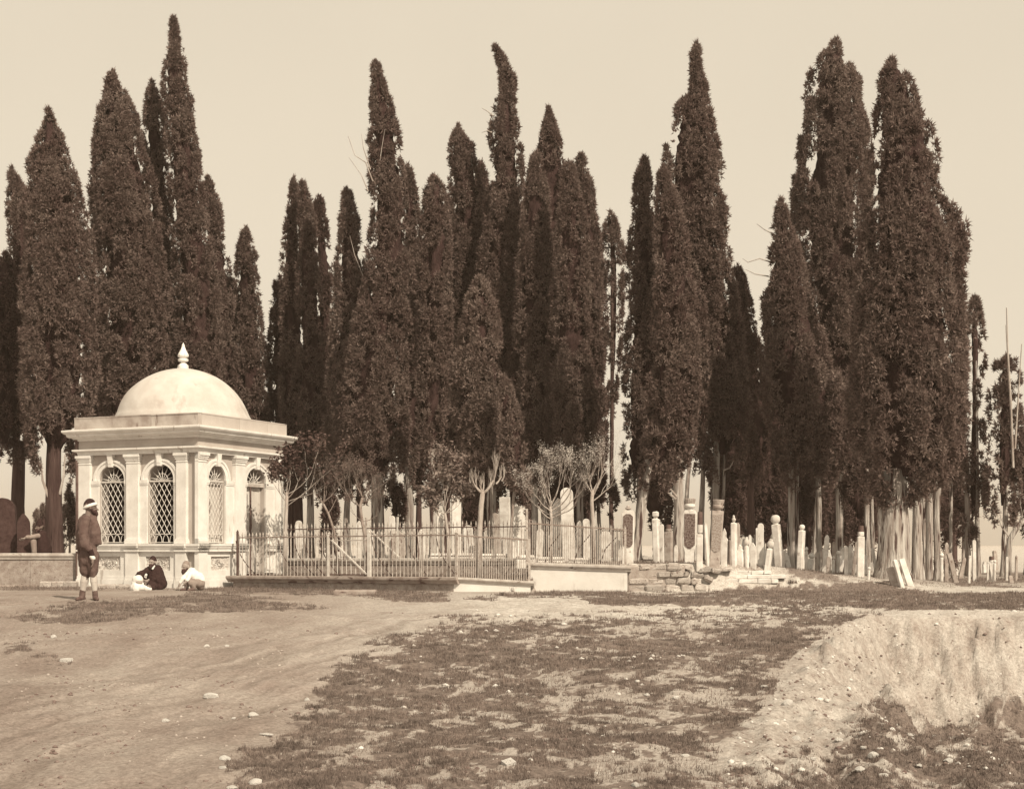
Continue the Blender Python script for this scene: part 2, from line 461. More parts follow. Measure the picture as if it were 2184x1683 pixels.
def ground_hit(xd, yd, lo=6.0, hi=70.0):
    Y = np.linspace(lo, hi, 3000); X = (xd - 1092) / F * Y
    zz = CAM_Z + (HOR - yd) / F * Y
    g = height(X, Y)
    i = np.argmax(zz < g) if np.any(zz < g) else len(Y) - 1
    return float(X[i]), float(Y[i]), float(g[i])

# regions of turf (row/column of the survey grid -> stored on the ground itself)
TURF = [([(10, 1318), (150, 1290), (215, 1283), (420, 1266), (560, 1278), (690, 1297), (600, 1301), (430, 1303), (330, 1316), (200, 1326), (80, 1332)], 5, 1.05),
        ([(430, 1240), (700, 1246), (965, 1268), (950, 1284), (880, 1284), (780, 1274), (600, 1264), (430, 1262)], 4, 1.0),
        ([(990, 1277), (1130, 1262), (1340, 1258), (1340, 1271), (1160, 1272), (1020, 1280)], 3, 1.0),
        ([(1230, 1274), (1500, 1262), (1600, 1252), (1850, 1240), (1990, 1262), (2300, 1266), (2300, 1300), (1850, 1299), (1600, 1292), (1300, 1290)], 4, 1.0),
        ([(800, 1385), (850, 1352), (960, 1330), (1150, 1324), (1500, 1322), (1700, 1312), (1860, 1312), (1700, 1380), (1660, 1440), (1650, 1480), (1560, 1560), (1500, 1720), (380, 1800), (560, 1600), (690, 1500), (720, 1420)], 30, .9),
        ([(1700, 1318), (1860, 1310), (1700, 1390), (1650, 1470), (1590, 1490), (1600, 1400)], 8, .5),
        ([(1900, 1478), (2050, 1440), (2300, 1450), (2300, 1800), (1460, 1800), (1520, 1650), (1640, 1620), (1800, 1600), (1840, 1530)], 26, .95),
        ([(40, 1404), (140, 1398), (150, 1415), (40, 1418)], 6, .55), ([(0, 1375), (60, 1370), (60, 1382), (0, 1388)], 6, .5)]
def turf_mask(x, y, z):
    yy = np.maximum(y, 1)
    xd = 1092 + x / yy * F; yd = HOR - (z - CAM_Z) / yy * F
    g = np.zeros(np.shape(x))
    jx = (fbm(x * 1.3, y * 1.3, 81) - .5) * 60; jy = (fbm(x * 1.3, y * 1.3, 83) - .5) * 26 * np.clip(18 / yy, .2, 1.2)
    for P, soft, amt in TURF:
        P = np.array(P, float)
        ins = in_poly(xd + jx, yd + jy, P); d = dist_line(xd + jx, yd + jy, P, True)
        s_ = np.where(ins, d, -d)
        g = np.maximum(g, amt * sstep(-soft, soft, s_))
    patch = fbm(x * 1.1, y * .9, 91, 5)
    nn = .30 * patch + .36 * fbm(x * 4.6, y * 3.4, 93, 3) + .34 * fbm(x * 15, y * 10, 95, 3)
    dense = np.exp(-((xd - 960) / 190) ** 2 - ((yd - 1390) / 60) ** 2) * .035 + .03 * sstep(1500, 1560, xd) * (yd < 1420) * (yd > 1310) + .03 * (xd > 1830) * (yd > 1440)
    bare = .05 * np.exp(-((xd - 1450) / 200) ** 2 - ((yd - 1530) / 70) ** 2) + .05 * np.exp(-((xd - 1400) / 150) ** 2 - ((yd - 1640) / 60) ** 2) + .04 * np.exp(-((xd - 1380) / 120) ** 2 - ((yd - 1380) / 40) ** 2)
    thr = .455 + (1 - np.minimum(g, 1)) * .13 + bare - dense - .05 * (g > .9) * (yd < 1310)
    v = sstep(-.03, .035, nn - thr + .015) * (g > .04)
    v = np.maximum(v, .34 * np.minimum(g, 1) * (g > .2))
    rim_d = dist_line(x, y, RIM)
    v = v * np.where(in_poly(x, y, RIM) & (y > 12), .15 + .85 * sstep(.55, 1.25, rim_d + (fbm(x * 2, y * 2, 97) - .5) * 1.2), 1)
    # graveyard & enclosure grass behind the walls
    back = sstep(28.9, 29.4, y) * (1 - sstep(38, 48, y)) * (.35 + .4 * (patch > .5))
    v = np.maximum(v, np.where(y > 28.9, back * (xd > 0), 0))
    v = np.where(in_poly(x, y, ENC), .8, v)
    return v

def _unused(): pass
def grid_mesh(us, ys):
    U, Yg = np.meshgrid(us, ys)
    X = U * np.maximum(Yg, 8.0)
    Z = height(X, Yg)
    n, m_ = X.shape
    idx = np.arange(n * m_).reshape(n, m_)
    f = np.stack([idx[:-1, :-1], idx[:-1, 1:], idx[1:, 1:], idx[1:, :-1]], -1).reshape(-1, 4)
    return np.stack([X, Yg, Z], -1).reshape(-1, 3), f, X, Yg, Z
ys = np.concatenate([np.linspace(-30, 5.6, 14), 5.8 * (34.5 / 5.8) ** np.linspace(0, 1, 400), 34.7 * (900 / 34.7) ** np.linspace(0, 1, 50)])
us = np.concatenate([np.array([-3, -2, -1.2, -.8, -.6, -.5]), np.linspace(-.43, .43, 430), np.array([.5, .6, .8, 1.2, 2, 3])])
gv, gf, GX, GY, GZ = grid_mesh(us, ys)
gme = np_mesh('ground', gv, gf)
tm = turf_mask(gv[:, 0], gv[:, 1], gv[:, 2])
at = gme.attributes.new('turf', 'FLOAT', 'POINT'); at.data.foreach_set('value', tm.astype(np.float32))
# bare light soil where bank and rubble lie
pit = np.where(in_poly(gv[:, 0], gv[:, 1], RIM), 1.0, 0.0)
at4 = gme.attributes.new('pit', 'FLOAT', 'POINT'); at4.data.foreach_set('value', pit.astype(np.float32))
slope = ((gv[:, 1] > 27.6) & (gv[:, 1] < 30) & (gv[:, 0] > 2.4)).astype(float) * .8
xd_ = 1092 + gv[:, 0] / np.maximum(gv[:, 1], 1) * F
roadp = sstep(900, 1200, xd_) * sstep(19, 22, gv[:, 1]) * (gv[:, 1] < 27)
pale = np.clip(np.maximum(np.maximum(pit, slope), roadp * .9) + sstep(560, 900, xd_) * .5 + (gv[:, 1] > 40), 0, 1)
at2 = gme.attributes.new('pale', 'FLOAT', 'POINT'); at2.data.foreach_set('value', pale.astype(np.float32))
tv, tw = track(gv[:, 0], gv[:, 1])
at3 = gme.attributes.new('streak', 'FLOAT', 'POINT'); at3.data.foreach_set('value', ((tv - .5) * tw + .5).astype(np.float32))
def ground_material():
    m = bpy.data.materials.new('trodden_earth'); m.use_nodes = True
    t = m.node_tree; N = t.nodes; L = t.links
    b = N['Principled BSDF']; b.inputs['Roughness'].default_value = .97; b.inputs['Specular IOR Level'].default_value = .05
    geo = N.new('ShaderNodeNewGeometry')
    def noise(sc, det=6, ro=.6, stretch=None):
        n = N.new('ShaderNodeTexNoise'); n.inputs['Scale'].default_value = sc; n.inputs['Detail'].default_value = det; n.inputs['Roughness'].default_value = ro
        if stretch:
            mp = N.new('ShaderNodeMapping'); mp.inputs['Scale'].default_value = stretch; mp.inputs['Rotation'].default_value = (0, 0, rad(12))
            L.new(geo.outputs['Position'], mp.inputs[0]); L.new(mp.outputs[0], n.inputs['Vector'])
        else:
            L.new(geo.outputs['Position'], n.inputs['Vector'])
        return n.outputs[0]
    def ramp(fac, p0, p1, c0, c1):
        r = N.new('ShaderNodeValToRGB'); r.color_ramp.elements[0].position = p0; r.color_ramp.elements[1].position = p1
        r.color_ramp.elements[0].color = c0; r.color_ramp.elements[1].color = c1
        L.new(fac, r.inputs[0]); return r.outputs[0]
    def mixc(fac, a, b_, mode='MIX'):
        mm = N.new('ShaderNodeMix'); mm.data_type = 'RGBA'; mm.blend_type = mode
        L.new(fac, mm.inputs[0]); L.new(a, mm.inputs[6])
        if isinstance(b_, tuple): mm.inputs[7].default_value = b_
        else: L.new(b_, mm.inputs[7])
        return mm.outputs[2]
    road = ramp(noise(1.1, 8, .65, (1.0, .5, 1)), .34, .66, sep(.25), sep(.38))
    fine = ramp(noise(26, 8, .7), .3, .7, (.62, .60, .58, 1), (1.25, 1.25, 1.25, 1))
    one = N.new('ShaderNodeValue'); one.outputs[0].default_value = 1.0
    palec = ramp(noise(2.6, 8, .7), .33, .66, sep(.44), sep(.66))
    ap = N.new('ShaderNodeAttribute'); ap.attribute_name = 'pale'
    c = mixc(ap.outputs['Fac'], road, palec)
    aS = N.new('ShaderNodeAttribute'); aS.attribute_name = 'streak'
    stc = ramp(aS.outputs['Fac'], .28, .66, (.80, .785, .77, 1), (1.12, 1.12, 1.12, 1))
    one0 = N.new('ShaderNodeValue'); one0.outputs[0].default_value = 1.0
    c = mixc(one0.outputs[0], c, stc, 'MULTIPLY')
    aP = N.new('ShaderNodeAttribute'); aP.attribute_name = 'pit'
    pitc = ramp(noise(3.2, 9, .75, (1, 1, .6)), .36, .66, sep(.31), sep(.56))
    c = mixc(aP.outputs['Fac'], c, pitc)
    c = mixc(one.outputs[0], c, fine, 'MULTIPLY')
    fleck = ramp(noise(11, 7, .8, (1.6, 1.0, .7)), .57, .64, (0, 0, 0, 1), (1, 1, 1, 1))
    fm_ = N.new('ShaderNodeMath'); fm_.operation = 'MULTIPLY'; L.new(fleck, fm_.inputs[0]); L.new(ap.outputs['Fac'], fm_.inputs[1])
    c = mixc(fm_.outputs[0], c, sep(.20))
    turfc = ramp(noise(16, 9, .8), .36, .66, grey(.10), grey(.27))
    aT = N.new('ShaderNodeAttribute'); aT.attribute_name = 'turf'
    ad = N.new('ShaderNodeMath'); ad.operation = 'ADD'
    nn = N.new('ShaderNodeMath'); nn.operation = 'MULTIPLY_ADD'; nn.inputs[1].default_value = 1.7; nn.inputs[2].default_value = -.85
    L.new(noise(30, 9, .8), nn.inputs[0]); L.new(aT.outputs['Fac'], ad.inputs[0]); L.new(nn.outputs[0], ad.inputs[1])
    fac = ramp(ad.outputs[0], .34, .74, (0, 0, 0, 1), (1, 1, 1, 1))
    c = mixc(fac, c, turfc)
    L.new(c, b.inputs['Base Color'])
    s1 = N.new('ShaderNodeMath'); s1.operation = 'ADD'
    L.new(noise(9, 8, .7), s1.inputs[0]); L.new(noise(45, 6, .7), s1.inputs[1])
    bp = N.new('ShaderNodeBump'); bp.inputs['Strength'].default_value = .7; bp.inputs['Distance'].default_value = .04
    L.new(s1.outputs[0], bp.inputs['Height']); L.new(bp.outputs[0], b.inputs['Normal'])
    return m
M['ground'] = ground_material()
link('ground', gme, M['ground'], smooth=True, kind='structure')

# ------------------------------------------------------------------ air
hzb = bpy.data.meshes.new('haze'); hbm = bmesh.new()
bmesh.ops.create_cube(hbm, size=1, matrix=Matrix.Translation((0, 430, 8.0)) @ Matrix.Diagonal((5700, 1000, 24, 1))); hbm.to_mesh(hzb); hbm.free()
hm = bpy.data.materials.new('thin_haze'); hm.use_nodes = True
hN = hm.node_tree.nodes; hN.remove(hN['Principled BSDF'])
pv = hN.new('ShaderNodeVolumePrincipled'); pv.inputs['Color'].default_value = (.95, .80, .66, 1); pv.inputs['Density'].default_value = HAZE
hm.node_tree.links.new(pv.outputs[0], hN['Material Output'].inputs['Volume'])
link('haze', hzb, hm, kind='stuff')

# ------------------------------------------------------------------ grass blades
def sample_ground(n, y0, y1, umax=.42):
    Y = y0 * (y1 / y0) ** rng.random(n)
    U = (rng.random(n) * 2 - 1) * umax
    X = U * Y
    return X, Y, height(X, Y)
def make_grass():
    V = []
    for n, y0, y1 in ((900000, 7.5, 24.5), (150000, 24.5, 36)):
        X, Y, Z = sample_ground(n, y0, y1)
        g = turf_mask(X, Y, Z)
        keep = rng.random(len(X)) < g ** 1.6 * .9 * (fbm(X * 5, Y * 5, 101) > .40)
        V.append(np.stack([X[keep], Y[keep], Z[keep]], -1))
    P = np.concatenate(V)
    n = len(P)
    s = .014 + .0009 * P[:, 1]
    hgt = s * (.55 + .9 * rng.random(n)) * (.6 + .9 * fbm(P[:, 0] * 3, P[:, 1] * 3, 103))
    wd = s * .16
    a = rng.random(n) * 2 * PI
    lean = .9 * hgt
    la = rng.random(n) * 2 * PI
    sx, sy = np.cos(a) * wd, np.sin(a) * wd
    tip = P + np.stack([np.cos(la) * lean * rng.random(n), np.sin(la) * lean * rng.random(n), hgt], -1)
    P2 = P - np.array([0, 0, .01])
    v = np.stack([P2 - np.stack([sx, sy, 0 * sx], -1), P2 + np.stack([sx, sy, 0 * sx], -1), tip], 1).reshape(-1, 3)
    f = np.arange(3 * n).reshape(-1, 3)
    link('grass', np_mesh('grass', v, f), M['grass'], kind='stuff', label='short dry turf growing in patches over the slope and along the walls', category='grass')
    return n
n_grass = make_grass()

# ------------------------------------------------------------------ loose stones
def rock_mesh(seed, flat=.6, sub=2):
    bm = bmesh.new(); bmesh.ops.create_icosphere(bm, subdivisions=sub, radius=1)
    r = random.Random(seed)
    cuts = [(Vector((r.uniform(-1, 1), r.uniform(-1, 1), r.uniform(-.6, 1))).normalized(), r.uniform(.55, .85)) for _ in range(9)]
    for v in bm.verts:
        for nrm, d in cuts:
            e = v.co.dot(nrm) - d
            if e > 0: v.co -= nrm * e * .92
        v.co.z *= flat
    me = bpy.data.meshes.new('rock'); bm.to_mesh(me); bm.free()
    return me
ROCKS = [rock_mesh(i, [.55, .7, .45, .6, .38][i % 5]) for i in range(6)]
M['rock'] = mat('pale_field_stone', .54, .76, 9, .7, fine=50, bdist=.02, var=.1, spots=(.25, 12, .66))
for r_ in ROCKS: r_.materials.append(M['rock'])
M['gravel'] = mat('gravel', .26, .42, 20, .4, fine=60, bdist=.01)
def scatter_pebbles(name, n, y0, y1, size, fn, m, label, cat):
    base_me = rock_mesh(91, .6, 1)
    bv = np.array([v.co[:] for v in base_me.vertices]); bf = np.array([p.vertices[:] for p in base_me.polygons])
    X, Y, Z = sample_ground(n, y0, y1)
    k = fn(X, Y, Z); X, Y, Z = X[k], Y[k], Z[k]
    n = len(X)
    s = size * (.35 + 1.5 * rng.random(n) ** 4) * (Y / 14) ** .5
    a = rng.random(n) * 2 * PI
    ca, sa = np.cos(a)[:, None], np.sin(a)[:, None]
    vx = bv[None, :, 0] * (.8 + .7 * rng.random((n, 1))); vy = bv[None, :, 1]; vz = bv[None, :, 2]
    v = np.stack([X[:, None] + s[:, None] * (vx * ca - vy * sa), Y[:, None] + s[:, None] * (vx * sa + vy * ca), Z[:, None] + s[:, None] * (vz + .1)], -1).reshape(-1, 3)
    f = (bf[None] + (np.arange(n) * len(bv))[:, None, None]).reshape(-1, 3)
    link(name, np_mesh(name, v, f), m, kind='stuff', label=label, category=cat)
scatter_pebbles('gravel', 4200, 7.5, 27, .012, lambda X, Y, Z: (fbm(X * .8, Y * .8, 111) > .47), M['gravel'],
                'small pale pebbles strewn over the dirt road and slope', 'gravel')
scatter_pebbles('rubble', 5200, 8.5, 23, .024, lambda X, Y, Z: (in_poly(X, Y, RIM) & (fbm(X * .9, Y * .9, 117) > .46)) | ((X > -1.2) & (fbm(X * 1.7, Y * 1.7, 119) > .66)), M['rock'],
                'broken pale stones fallen over the floor and bank of the pit', 'rubble')
M['clod'] = mat('dark_clods', .09, .22, 12, .5, fine=50, bdist=.01)
scatter_pebbles('earth_clods', 9000, 8, 23, .017, lambda X, Y, Z: in_poly(X, Y, RIM) | (fbm(X * 1.2, Y * 1.2, 121) > .6), M['clod'],
                'crumbled lumps of earth on the bank and slope', 'soil')
BIG = [(143, 1410, 30, 'pale rounded stone in the dirt road beside two dark grass tufts'),
       (115, 1360, 16, 'small flat stone on the dirt road below the standing man'),
       (452, 1486, 34, 'largest pale boulder lying in the middle of the dirt road'),
       (541, 1526, 25, 'flat oval pale stone in the road near the start of the turf'),
       (569, 1569, 36, 'long flat sliver of pale stone at the edge of the turf'),
       (480, 1620, 28, 'rounded pale stone with dark underside low in the dirt road'),
       (476, 1638, 18, 'small flat stone just below the rounded one low in the road'),
       (655, 1494, 15, 'small upright pale stone in the road just before the turf begins'),
       (498, 1533, 16, 'small round pale stone left of the flat oval one in the road'),
       (545, 1670, 32, 'broad pale stone half sunk at the bottom edge by the turf'),
       (494, 1681, 24, 'pale stone cut by the bottom edge of the picture on the road'),
       (354, 1538, 22, 'low pale stone flush with the dirt road, alone between wheel ruts'),
       (484, 1378, 13, 'little square stone in the road in front of the fence'),
       (441, 1379, 13, 'little pale stone in a loose row across the road'),
       (1441, 1489, 19, 'pale angular stone on the bare patch of the slope'),
       (1380, 1484, 13, 'small upright stone left of the angular one on the slope'),
       (1085, 1630, 24, 'square cut slab lying tilted in the foreground turf'),
       (1356, 1675, 26, 'flat pale stone in the grass at the bottom edge'),
       (1461, 1612, 18, 'low dull stone in turf above the crumbling hollow'),
       (1123, 1483, 13, 'small pale stone standing out from dense turf'),
       (1272, 1650, 12, 'tiny pale stone alone in dark turf near the bottom'),
       (1697, 1577, 22, 'stone with a dark notch at the foot of the earth bank'),
       (1790, 1580, 22, 'rounded stone at the foot of the bank right of the notched one'),
       (1834, 1645, 24, 'big oval pale stone in the pit grass near the bottom'),
       (1843, 1598, 20, 'flat stone of the slanting line across the pit floor'),
       (1862, 1614, 24, 'broader slab just below the flat stone on the pit floor'),
       (1733, 1621, 17, 'small clustered stone in the grass below the bank'),
       (1942, 1569, 15, 'pointed pale stone sticking up from dark pit grass'),
       (1961, 1635, 22, 'pale stone among a cluster on the pit floor'),
       (2022, 1623, 20, 'stone of the cluster on the right side of the pit floor'),
       (1885, 1655, 22, 'low flat stone right of the big oval one in the pit'),
       (1560, 1470, 14, 'white stone on the rim where turf meets bare bank'),
       (1630, 1466, 18, 'pale lump on the rim of the bank below the dark turf tongue'),
       (1680, 1500, 26, 'largest pale clod on the slumped edge of the bank')]
for i, (xd, yd, wd, lab) in enumerate(BIG):
    X, Y, Z = ground_hit(xd, yd)
    o = link('stone', ROCKS[i % 6].copy() if False else ROCKS[i % 6], None, label=lab, category='stone', group='loose stones on the road and slope')
    s = wd / F * Y / 2 * 1.15
    o.scale = (s, s * rnd.uniform(.7, 1), s * rnd.uniform(.75, 1.1))
    if 'sliver' in lab: o.scale = (s, s * .4, s * .35)
    if 'slab lying' in lab:
        o.data = MB().rbox(-.9, .9, -.8, .8, -.25, .35, .05).mesh('stone'); o.data.materials.append(M['rock'])
        o.scale = (s, s, s); o.rotation_euler = (.25, -.2, 0)
    o.location = (X, Y, Z + s * .12)
    o.rotation_euler.z = rnd.uniform(-.5, .5) if 'sliver' in lab else rnd.uniform(0, 6)
print('grass', n_grass)
# ------------------------------------------------------------------ kiosk
KTH = rad(24.3); KC, KS = math.cos(KTH), math.sin(KTH)
KCX, KCY = -7.60, 32.52
H = 1.645; W0 = 1.555         # pilaster face / wall plane distance from the centre
kiosk = thing('domed_kiosk', 'whitewashed square domed kiosk with arched grilled windows standing beside the road', 'kiosk', (KCX, KCY, 0), -KTH)
def kproj(x, y):
    X = KCX + x * KC + y * KS; Y = KCY - x * KS + y * KC
    return 1092 + X / Y * F
def s_left(xd):
    lo, hi = -1.9, 1.9
    for _ in range(50):
        m_ = (lo + hi) / 2
        if kproj(m_, -H) < xd: lo = m_
        else: hi = m_
    return lo
def s_right(xd):
    lo, hi = -1.9, 1.9
    for _ in range(50):
        m_ = (lo + hi) / 2
        if kproj(H, m_) < xd: lo = m_
        else: hi = m_
    return lo
LF = dict(pil=[(-H, s_left(191)), (s_left(269), s_left(294.5)), (s_left(375.5), s_left(396.2))],
          op=[(s_left(207), s_left(262)), (s_left(310), s_left(367))])
RF = dict(pil=[(-H + .012, s_right(441)), (s_right(503), s_right(523.6)), (s_right(589), H)],
          op=[(s_right(444.4) + .08, s_right(485.7)), (s_right(530), s_right(571))])
ZS, ZIMP, ZSPR = 1.63, 2.96, 3.02
def fmap(face):
    """face point (s along, d outward from the wall plane, z) -> kiosk local"""
    if face == 0: return lambda s, d, z: (s, -(W0 + d), z)
    if face == 1: return lambda s, d, z: (W0 + d, s, z)
    if face == 2: return lambda s, d, z: (-s, W0 + d, z)
    return lambda s, d, z: (-(W0 + d), -s, z)
def fbox(mb, fm, s0, s1, d0, d1, z0, z1):
    c = [fm(s, d, z) for z in (z0, z1) for s, d in ((s0, d0), (s1, d0), (s1, d1), (s0, d1))]
    mb.add(c, [(0, 3, 2, 1), (4, 5, 6, 7), (0, 1, 5, 4), (1, 2, 6, 5), (2, 3, 7, 6), (3, 0, 4, 7)])
def arch_pts(c, r, rise, z0, n=20):
    return [(c - r * math.cos(PI * k / n), z0 + rise * math.sin(PI * k / n)) for k in range(n + 1)]
faces = [LF, RF, LF, LF]
wall = MB(); 
for k, fd in enumerate(faces):
    fm = fmap(k)
    edges = []
    s_prev = -W0 if k in (0, 2) else -W0 + .001
    zb, zt = 1.45, 3.62
    # solid base under the windows
    z_door = .93
    for j, (a, b) in enumerate(fd['op']):
        door = (k == 1 and j == 1)
        fbox(wall, fm, s_prev, a, -.30, 0, zb, zt)
        c = (a + b) / 2; r = (b - a) / 2; rise = 3.37 - ZSPR
        P_ = arch_pts(c, r, rise, ZSPR)
        vs = []; fs = []
        for (s, z) in P_:
            vs += [fm(s, 0, z), fm(s, -.30, z), fm(s, 0, zt), fm(s, -.30, zt)]
        for i in range(len(P_) - 1):
            q = i * 4; e = q + 4
            fs += [(q, e, e + 2, q + 2), (q + 1, q + 3, e + 3, e + 1), (q, q + 1, e + 1, e)]
        wall.add(vs, fs)
        if door:
            fbox(wall, fm, s_prev, a, -.30, 0, .5, zb)
        s_prev = b
    s_end = W0 if k in (0, 2) else W0 - .001
    fbox(wall, fm, s_prev, s_end, -.30, 0, zb, zt)
    if k == 1:
        a0, b0 = fd['op'][1]
        fbox(wall, fm, -W0 + .001, a0, -.30, -.002, .5, zb); fbox(wall, fm, b0, s_end, -.30, 0, .5, zb)
    else:
        fbox(wall, fm, -W0 if k != 3 else -W0 + .001, s_end, -.30, 0, .5, zb - .001)
wall.build('wall', M['strip'], kiosk)
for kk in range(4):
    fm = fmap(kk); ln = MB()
    if kk > 1: fbox(ln, fm, -1.2, 1.2, -.33, -.31, .94, 3.62); ln.build('window_darkener', M['dark_inner'], kiosk)  # dark lining added so the interior reads dim through the windows
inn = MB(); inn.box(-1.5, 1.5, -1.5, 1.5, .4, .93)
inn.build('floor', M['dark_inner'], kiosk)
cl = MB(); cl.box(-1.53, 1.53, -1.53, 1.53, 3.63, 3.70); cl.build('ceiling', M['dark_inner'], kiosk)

def profile_block(mb, fm, s0, s1, prof):
    """prof: list of (projection, z0, z1, side overhang)"""
    for d, z0, z1, ov in prof:
        fbox(mb, fm, s0 - ov, s1 + ov, -.01, d, z0, z1)
for k, fd in enumerate(faces):
    fm = fmap(k)
    # pilasters
    for j, (a, b) in enumerate(fd['pil']):
        p = MB()
        pr = H - W0
        fbox(p, fm, a, b, 0, pr, 1.63, 3.60)
        cap = [(pr + .012, 3.40, 3.415, .012), (pr + .02, 3.46, 3.50, .02), (pr + .035, 3.50, 3.54, .035), (pr + .055, 3.54, 3.598, .05),
               (pr + .035, 1.632, 1.70, .03), (pr + .02, 1.70, 1.735, .018)]
        for d, z0, z1, ov in cap:
            lo_ov = ov if not (k == 1 and j == 0) else min(ov, .0)
            hi_ov = ov
            fbox(p, fm, a - lo_ov, b + hi_ov, 0, d, z0, z1)
        p.build('pilaster', M['white'], kiosk)
        q = MB()
        fbox(q, fm, a - .01, b + .01, 0, pr + .02, .5, 1.45)
        fbox(q, fm, a - .03, b + .03, 0, pr + .045, .5, .83); fbox(q, fm, a - .02, b + .02, 0, pr + .03, .83, .90)
        q.build('pedestal', M['white'], kiosk)
    for j, (a, b) in enumerate(fd['op']):
        door = (k == 1 and j == 1)
        pa = fd['pil'][j][1]; pb = fd['pil'][j + 1][0]
        c = (a + b) / 2; r = (b - a) / 2; rise = 3.37 - ZSPR
        ro = min((pb - pa) / 2 - .004, r + .16); riseo = rise + .125
        zlow = ZS if not door else .95
        # archivolt with two steps, piers and imposts
        m = MB()
        for (ra, rb, za, zb_, d) in ((r, r + (ro - r) * .62, rise, rise + (riseo - rise) * .62, .045), (r + (ro - r) * .62, ro, rise + (riseo - rise) * .62, riseo, .062)):
            A = arch_pts(c, ra, za, ZSPR); B = arch_pts(c, rb, zb_, ZSPR)
            vs = []; fs = []
            for (p1, p2) in zip(A, B):
                vs += [fm(p1[0], 0, p1[1]), fm(p1[0], d, p1[1]), fm(p2[0], d, p2[1]), fm(p2[0], 0, p2[1])]
            for i in range(len(A) - 1):
                q = i * 4; e = q + 4
                fs += [(q, q + 1, e + 1, e), (q + 1, q + 2, e + 2, e + 1), (q + 2, q + 3, e + 3, e + 2)]
            m.add(vs, fs)
        m.build('archivolt', M['white'], kiosk)
        m = MB()
        for (s0, s1) in ((pa, a), (b, pb)):
            if s1 - s0 < .012: continue
            fbox(m, fm, s0 + .002, s1, 0, .04, zlow, ZSPR)
            fbox(m, fm, s0 + .002, s1 + (.02 if s1 == a else 0), 0, .06, ZIMP - .005, ZSPR + .012)
            fbox(m, fm, s0 + .002, s1 + (.01 if s1 == a else 0), 0, .052, ZIMP - .04, ZIMP - .005)
        m.build('impost_pier', M['white'], kiosk)
        ks = MB()
        vs = []
        for d0 in (0, .10):
            vs += [fm(c - .045, d0, 3.33), fm(c + .045, d0, 3.33), fm(c + .075, d0 + .012 * (d0 > 0), 3.60), fm(c - .075, d0 + .012 * (d0 > 0), 3.60)]
        ks.add(vs, [(0, 1, 2, 3), (7, 6, 5, 4), (0, 4, 5, 1), (1, 5, 6, 2), (2, 6, 7, 3), (3, 7, 4, 0)])
        for q in (-.03, 0, .03): fbox(ks, fm, c + q - .006, c + q + .006, .1, .112, 3.40, 3.56)
        ks.build('keystone', M['white'], kiosk)
        # spandrel panel, painted grey-tan
        sp = MB()
        B = arch_pts(c, ro - .004, riseo - .004, ZSPR)
        vs = []; fs = []
        for (s, z) in B: vs += [fm(s, .006, z), fm(s, .006, 3.60)]
        for i in range(len(B) - 1): fs.append((i * 2, i * 2 + 2, i * 2 + 3, i * 2 + 1))
        sp.add(vs, fs)
        sp.build('spandrel', M['tan'], kiosk)
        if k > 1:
            bs = MB(); fbox(bs, fm, a, b, -.24, -.20, 1.45, 3.38); bs.build('rear_light_blocker', M['inner'], kiosk)  # unseen boards added to block sky through the rear windows and darken inside
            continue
        # fanlight
        wn = MB()
        fr = MB()
        fbox(fr, fm, a, b, -.055, -.025, 2.99, 3.02)
        fo = fr.build('fanlight', M['iron_white'], kiosk)
        for i in range(7):
            t = PI * (i + .5) / 7 + .0
            t = PI * (.06 + .88 * i / 6)
            e = Vector(fm(c - .0 - r * .90 * math.cos(t), -.04, 3.02 + rise * .86 * math.sin(t))); s0 = Vector(fm(c - .03 * math.cos(t), -.04, 3.025))
            MB().tube([s0, s0.lerp(e, .6), e], [.005, .012, .003], 5).build('ray_bar', M['iron_white'], fo)
        ring = [fm(c - r * .42 * math.cos(PI * q / 12), -.038, 3.02 + rise * .42 * math.sin(PI * q / 12)) for q in range(13)]
        MB().tube(ring, .007, 5).build('ring_bar', M['iron_white'], fo)
        if not door:
            zt, zb_ = 2.985, 1.64 + .20
            g = MB()
            for zz in (zt, zb_, 1.655): fbox(g, fm, a + .004, b - .004, -.05, -.035, zz - .008, zz + .008)
            for ss in (a + .004, b - .014): fbox(g, fm, ss, ss + .012, -.05, -.035, 1.64, 2.99)
            go = g.build('window_grille', M['iron_white'], kiosk)
            # diagonal lattice, clipped to the opening
            pitch = (b - a) / 5.2; sl_ = 1.60
            hgt_ = zt - zb_
            def clip(s0, z0, dirn):
                """line from (s0,z0) going up with slope; returns clipped ends"""
                pts = []
                sA, zA = s0, z0
                sB, zB = s0 + dirn * hgt_ / sl_, z0 + hgt_
                lo_, hi_ = 0.0, 1.0
                for (p, q) in (((a - sA), (sB - sA)),):
                    pass
                t0, t1 = 0.0, 1.0
                dx = sB - sA
                if dx > 0: t0 = max(t0, (a - sA) / dx); t1 = min(t1, (b - sA) / dx)
                else: t0 = max(t0, (b - sA) / dx); t1 = min(t1, (a - sA) / dx)
                if t1 - t0 < .03: return None
                return (sA + dx * t0, zA + (zB - zA) * t0), (sA + dx * t1, zA + (zB - zA) * t1)
            run = hgt_ / sl_
            for dirn, dd in ((1, -.047), (-1, -.040)):
                n0 = int((run + (b - a)) / pitch) + 2
                for i in range(n0):
                    s0 = (a - run + i * pitch) if dirn == 1 else (a + i * pitch)
                    e = clip(s0, zb_, dirn)
                    if e: MB().tube([fm(e[0][0], dd, e[0][1]), fm(e[1][0], dd, e[1][1])], .0085, 4).build('lattice_bar', M['iron_white'], go)
            # little arcade at the foot of the grille
            for i in range(4):
                cc = a + (b - a) * (i + .5) / 4; rr = (b - a) / 8 * .86
                MB().tube([fm(cc - rr * math.cos(PI * q / 8), -.043, 1.655 + .17 * math.sin(PI * q / 8)) for q in range(9)], .008, 4).build('scroll_bar', M['iron_white'], go)
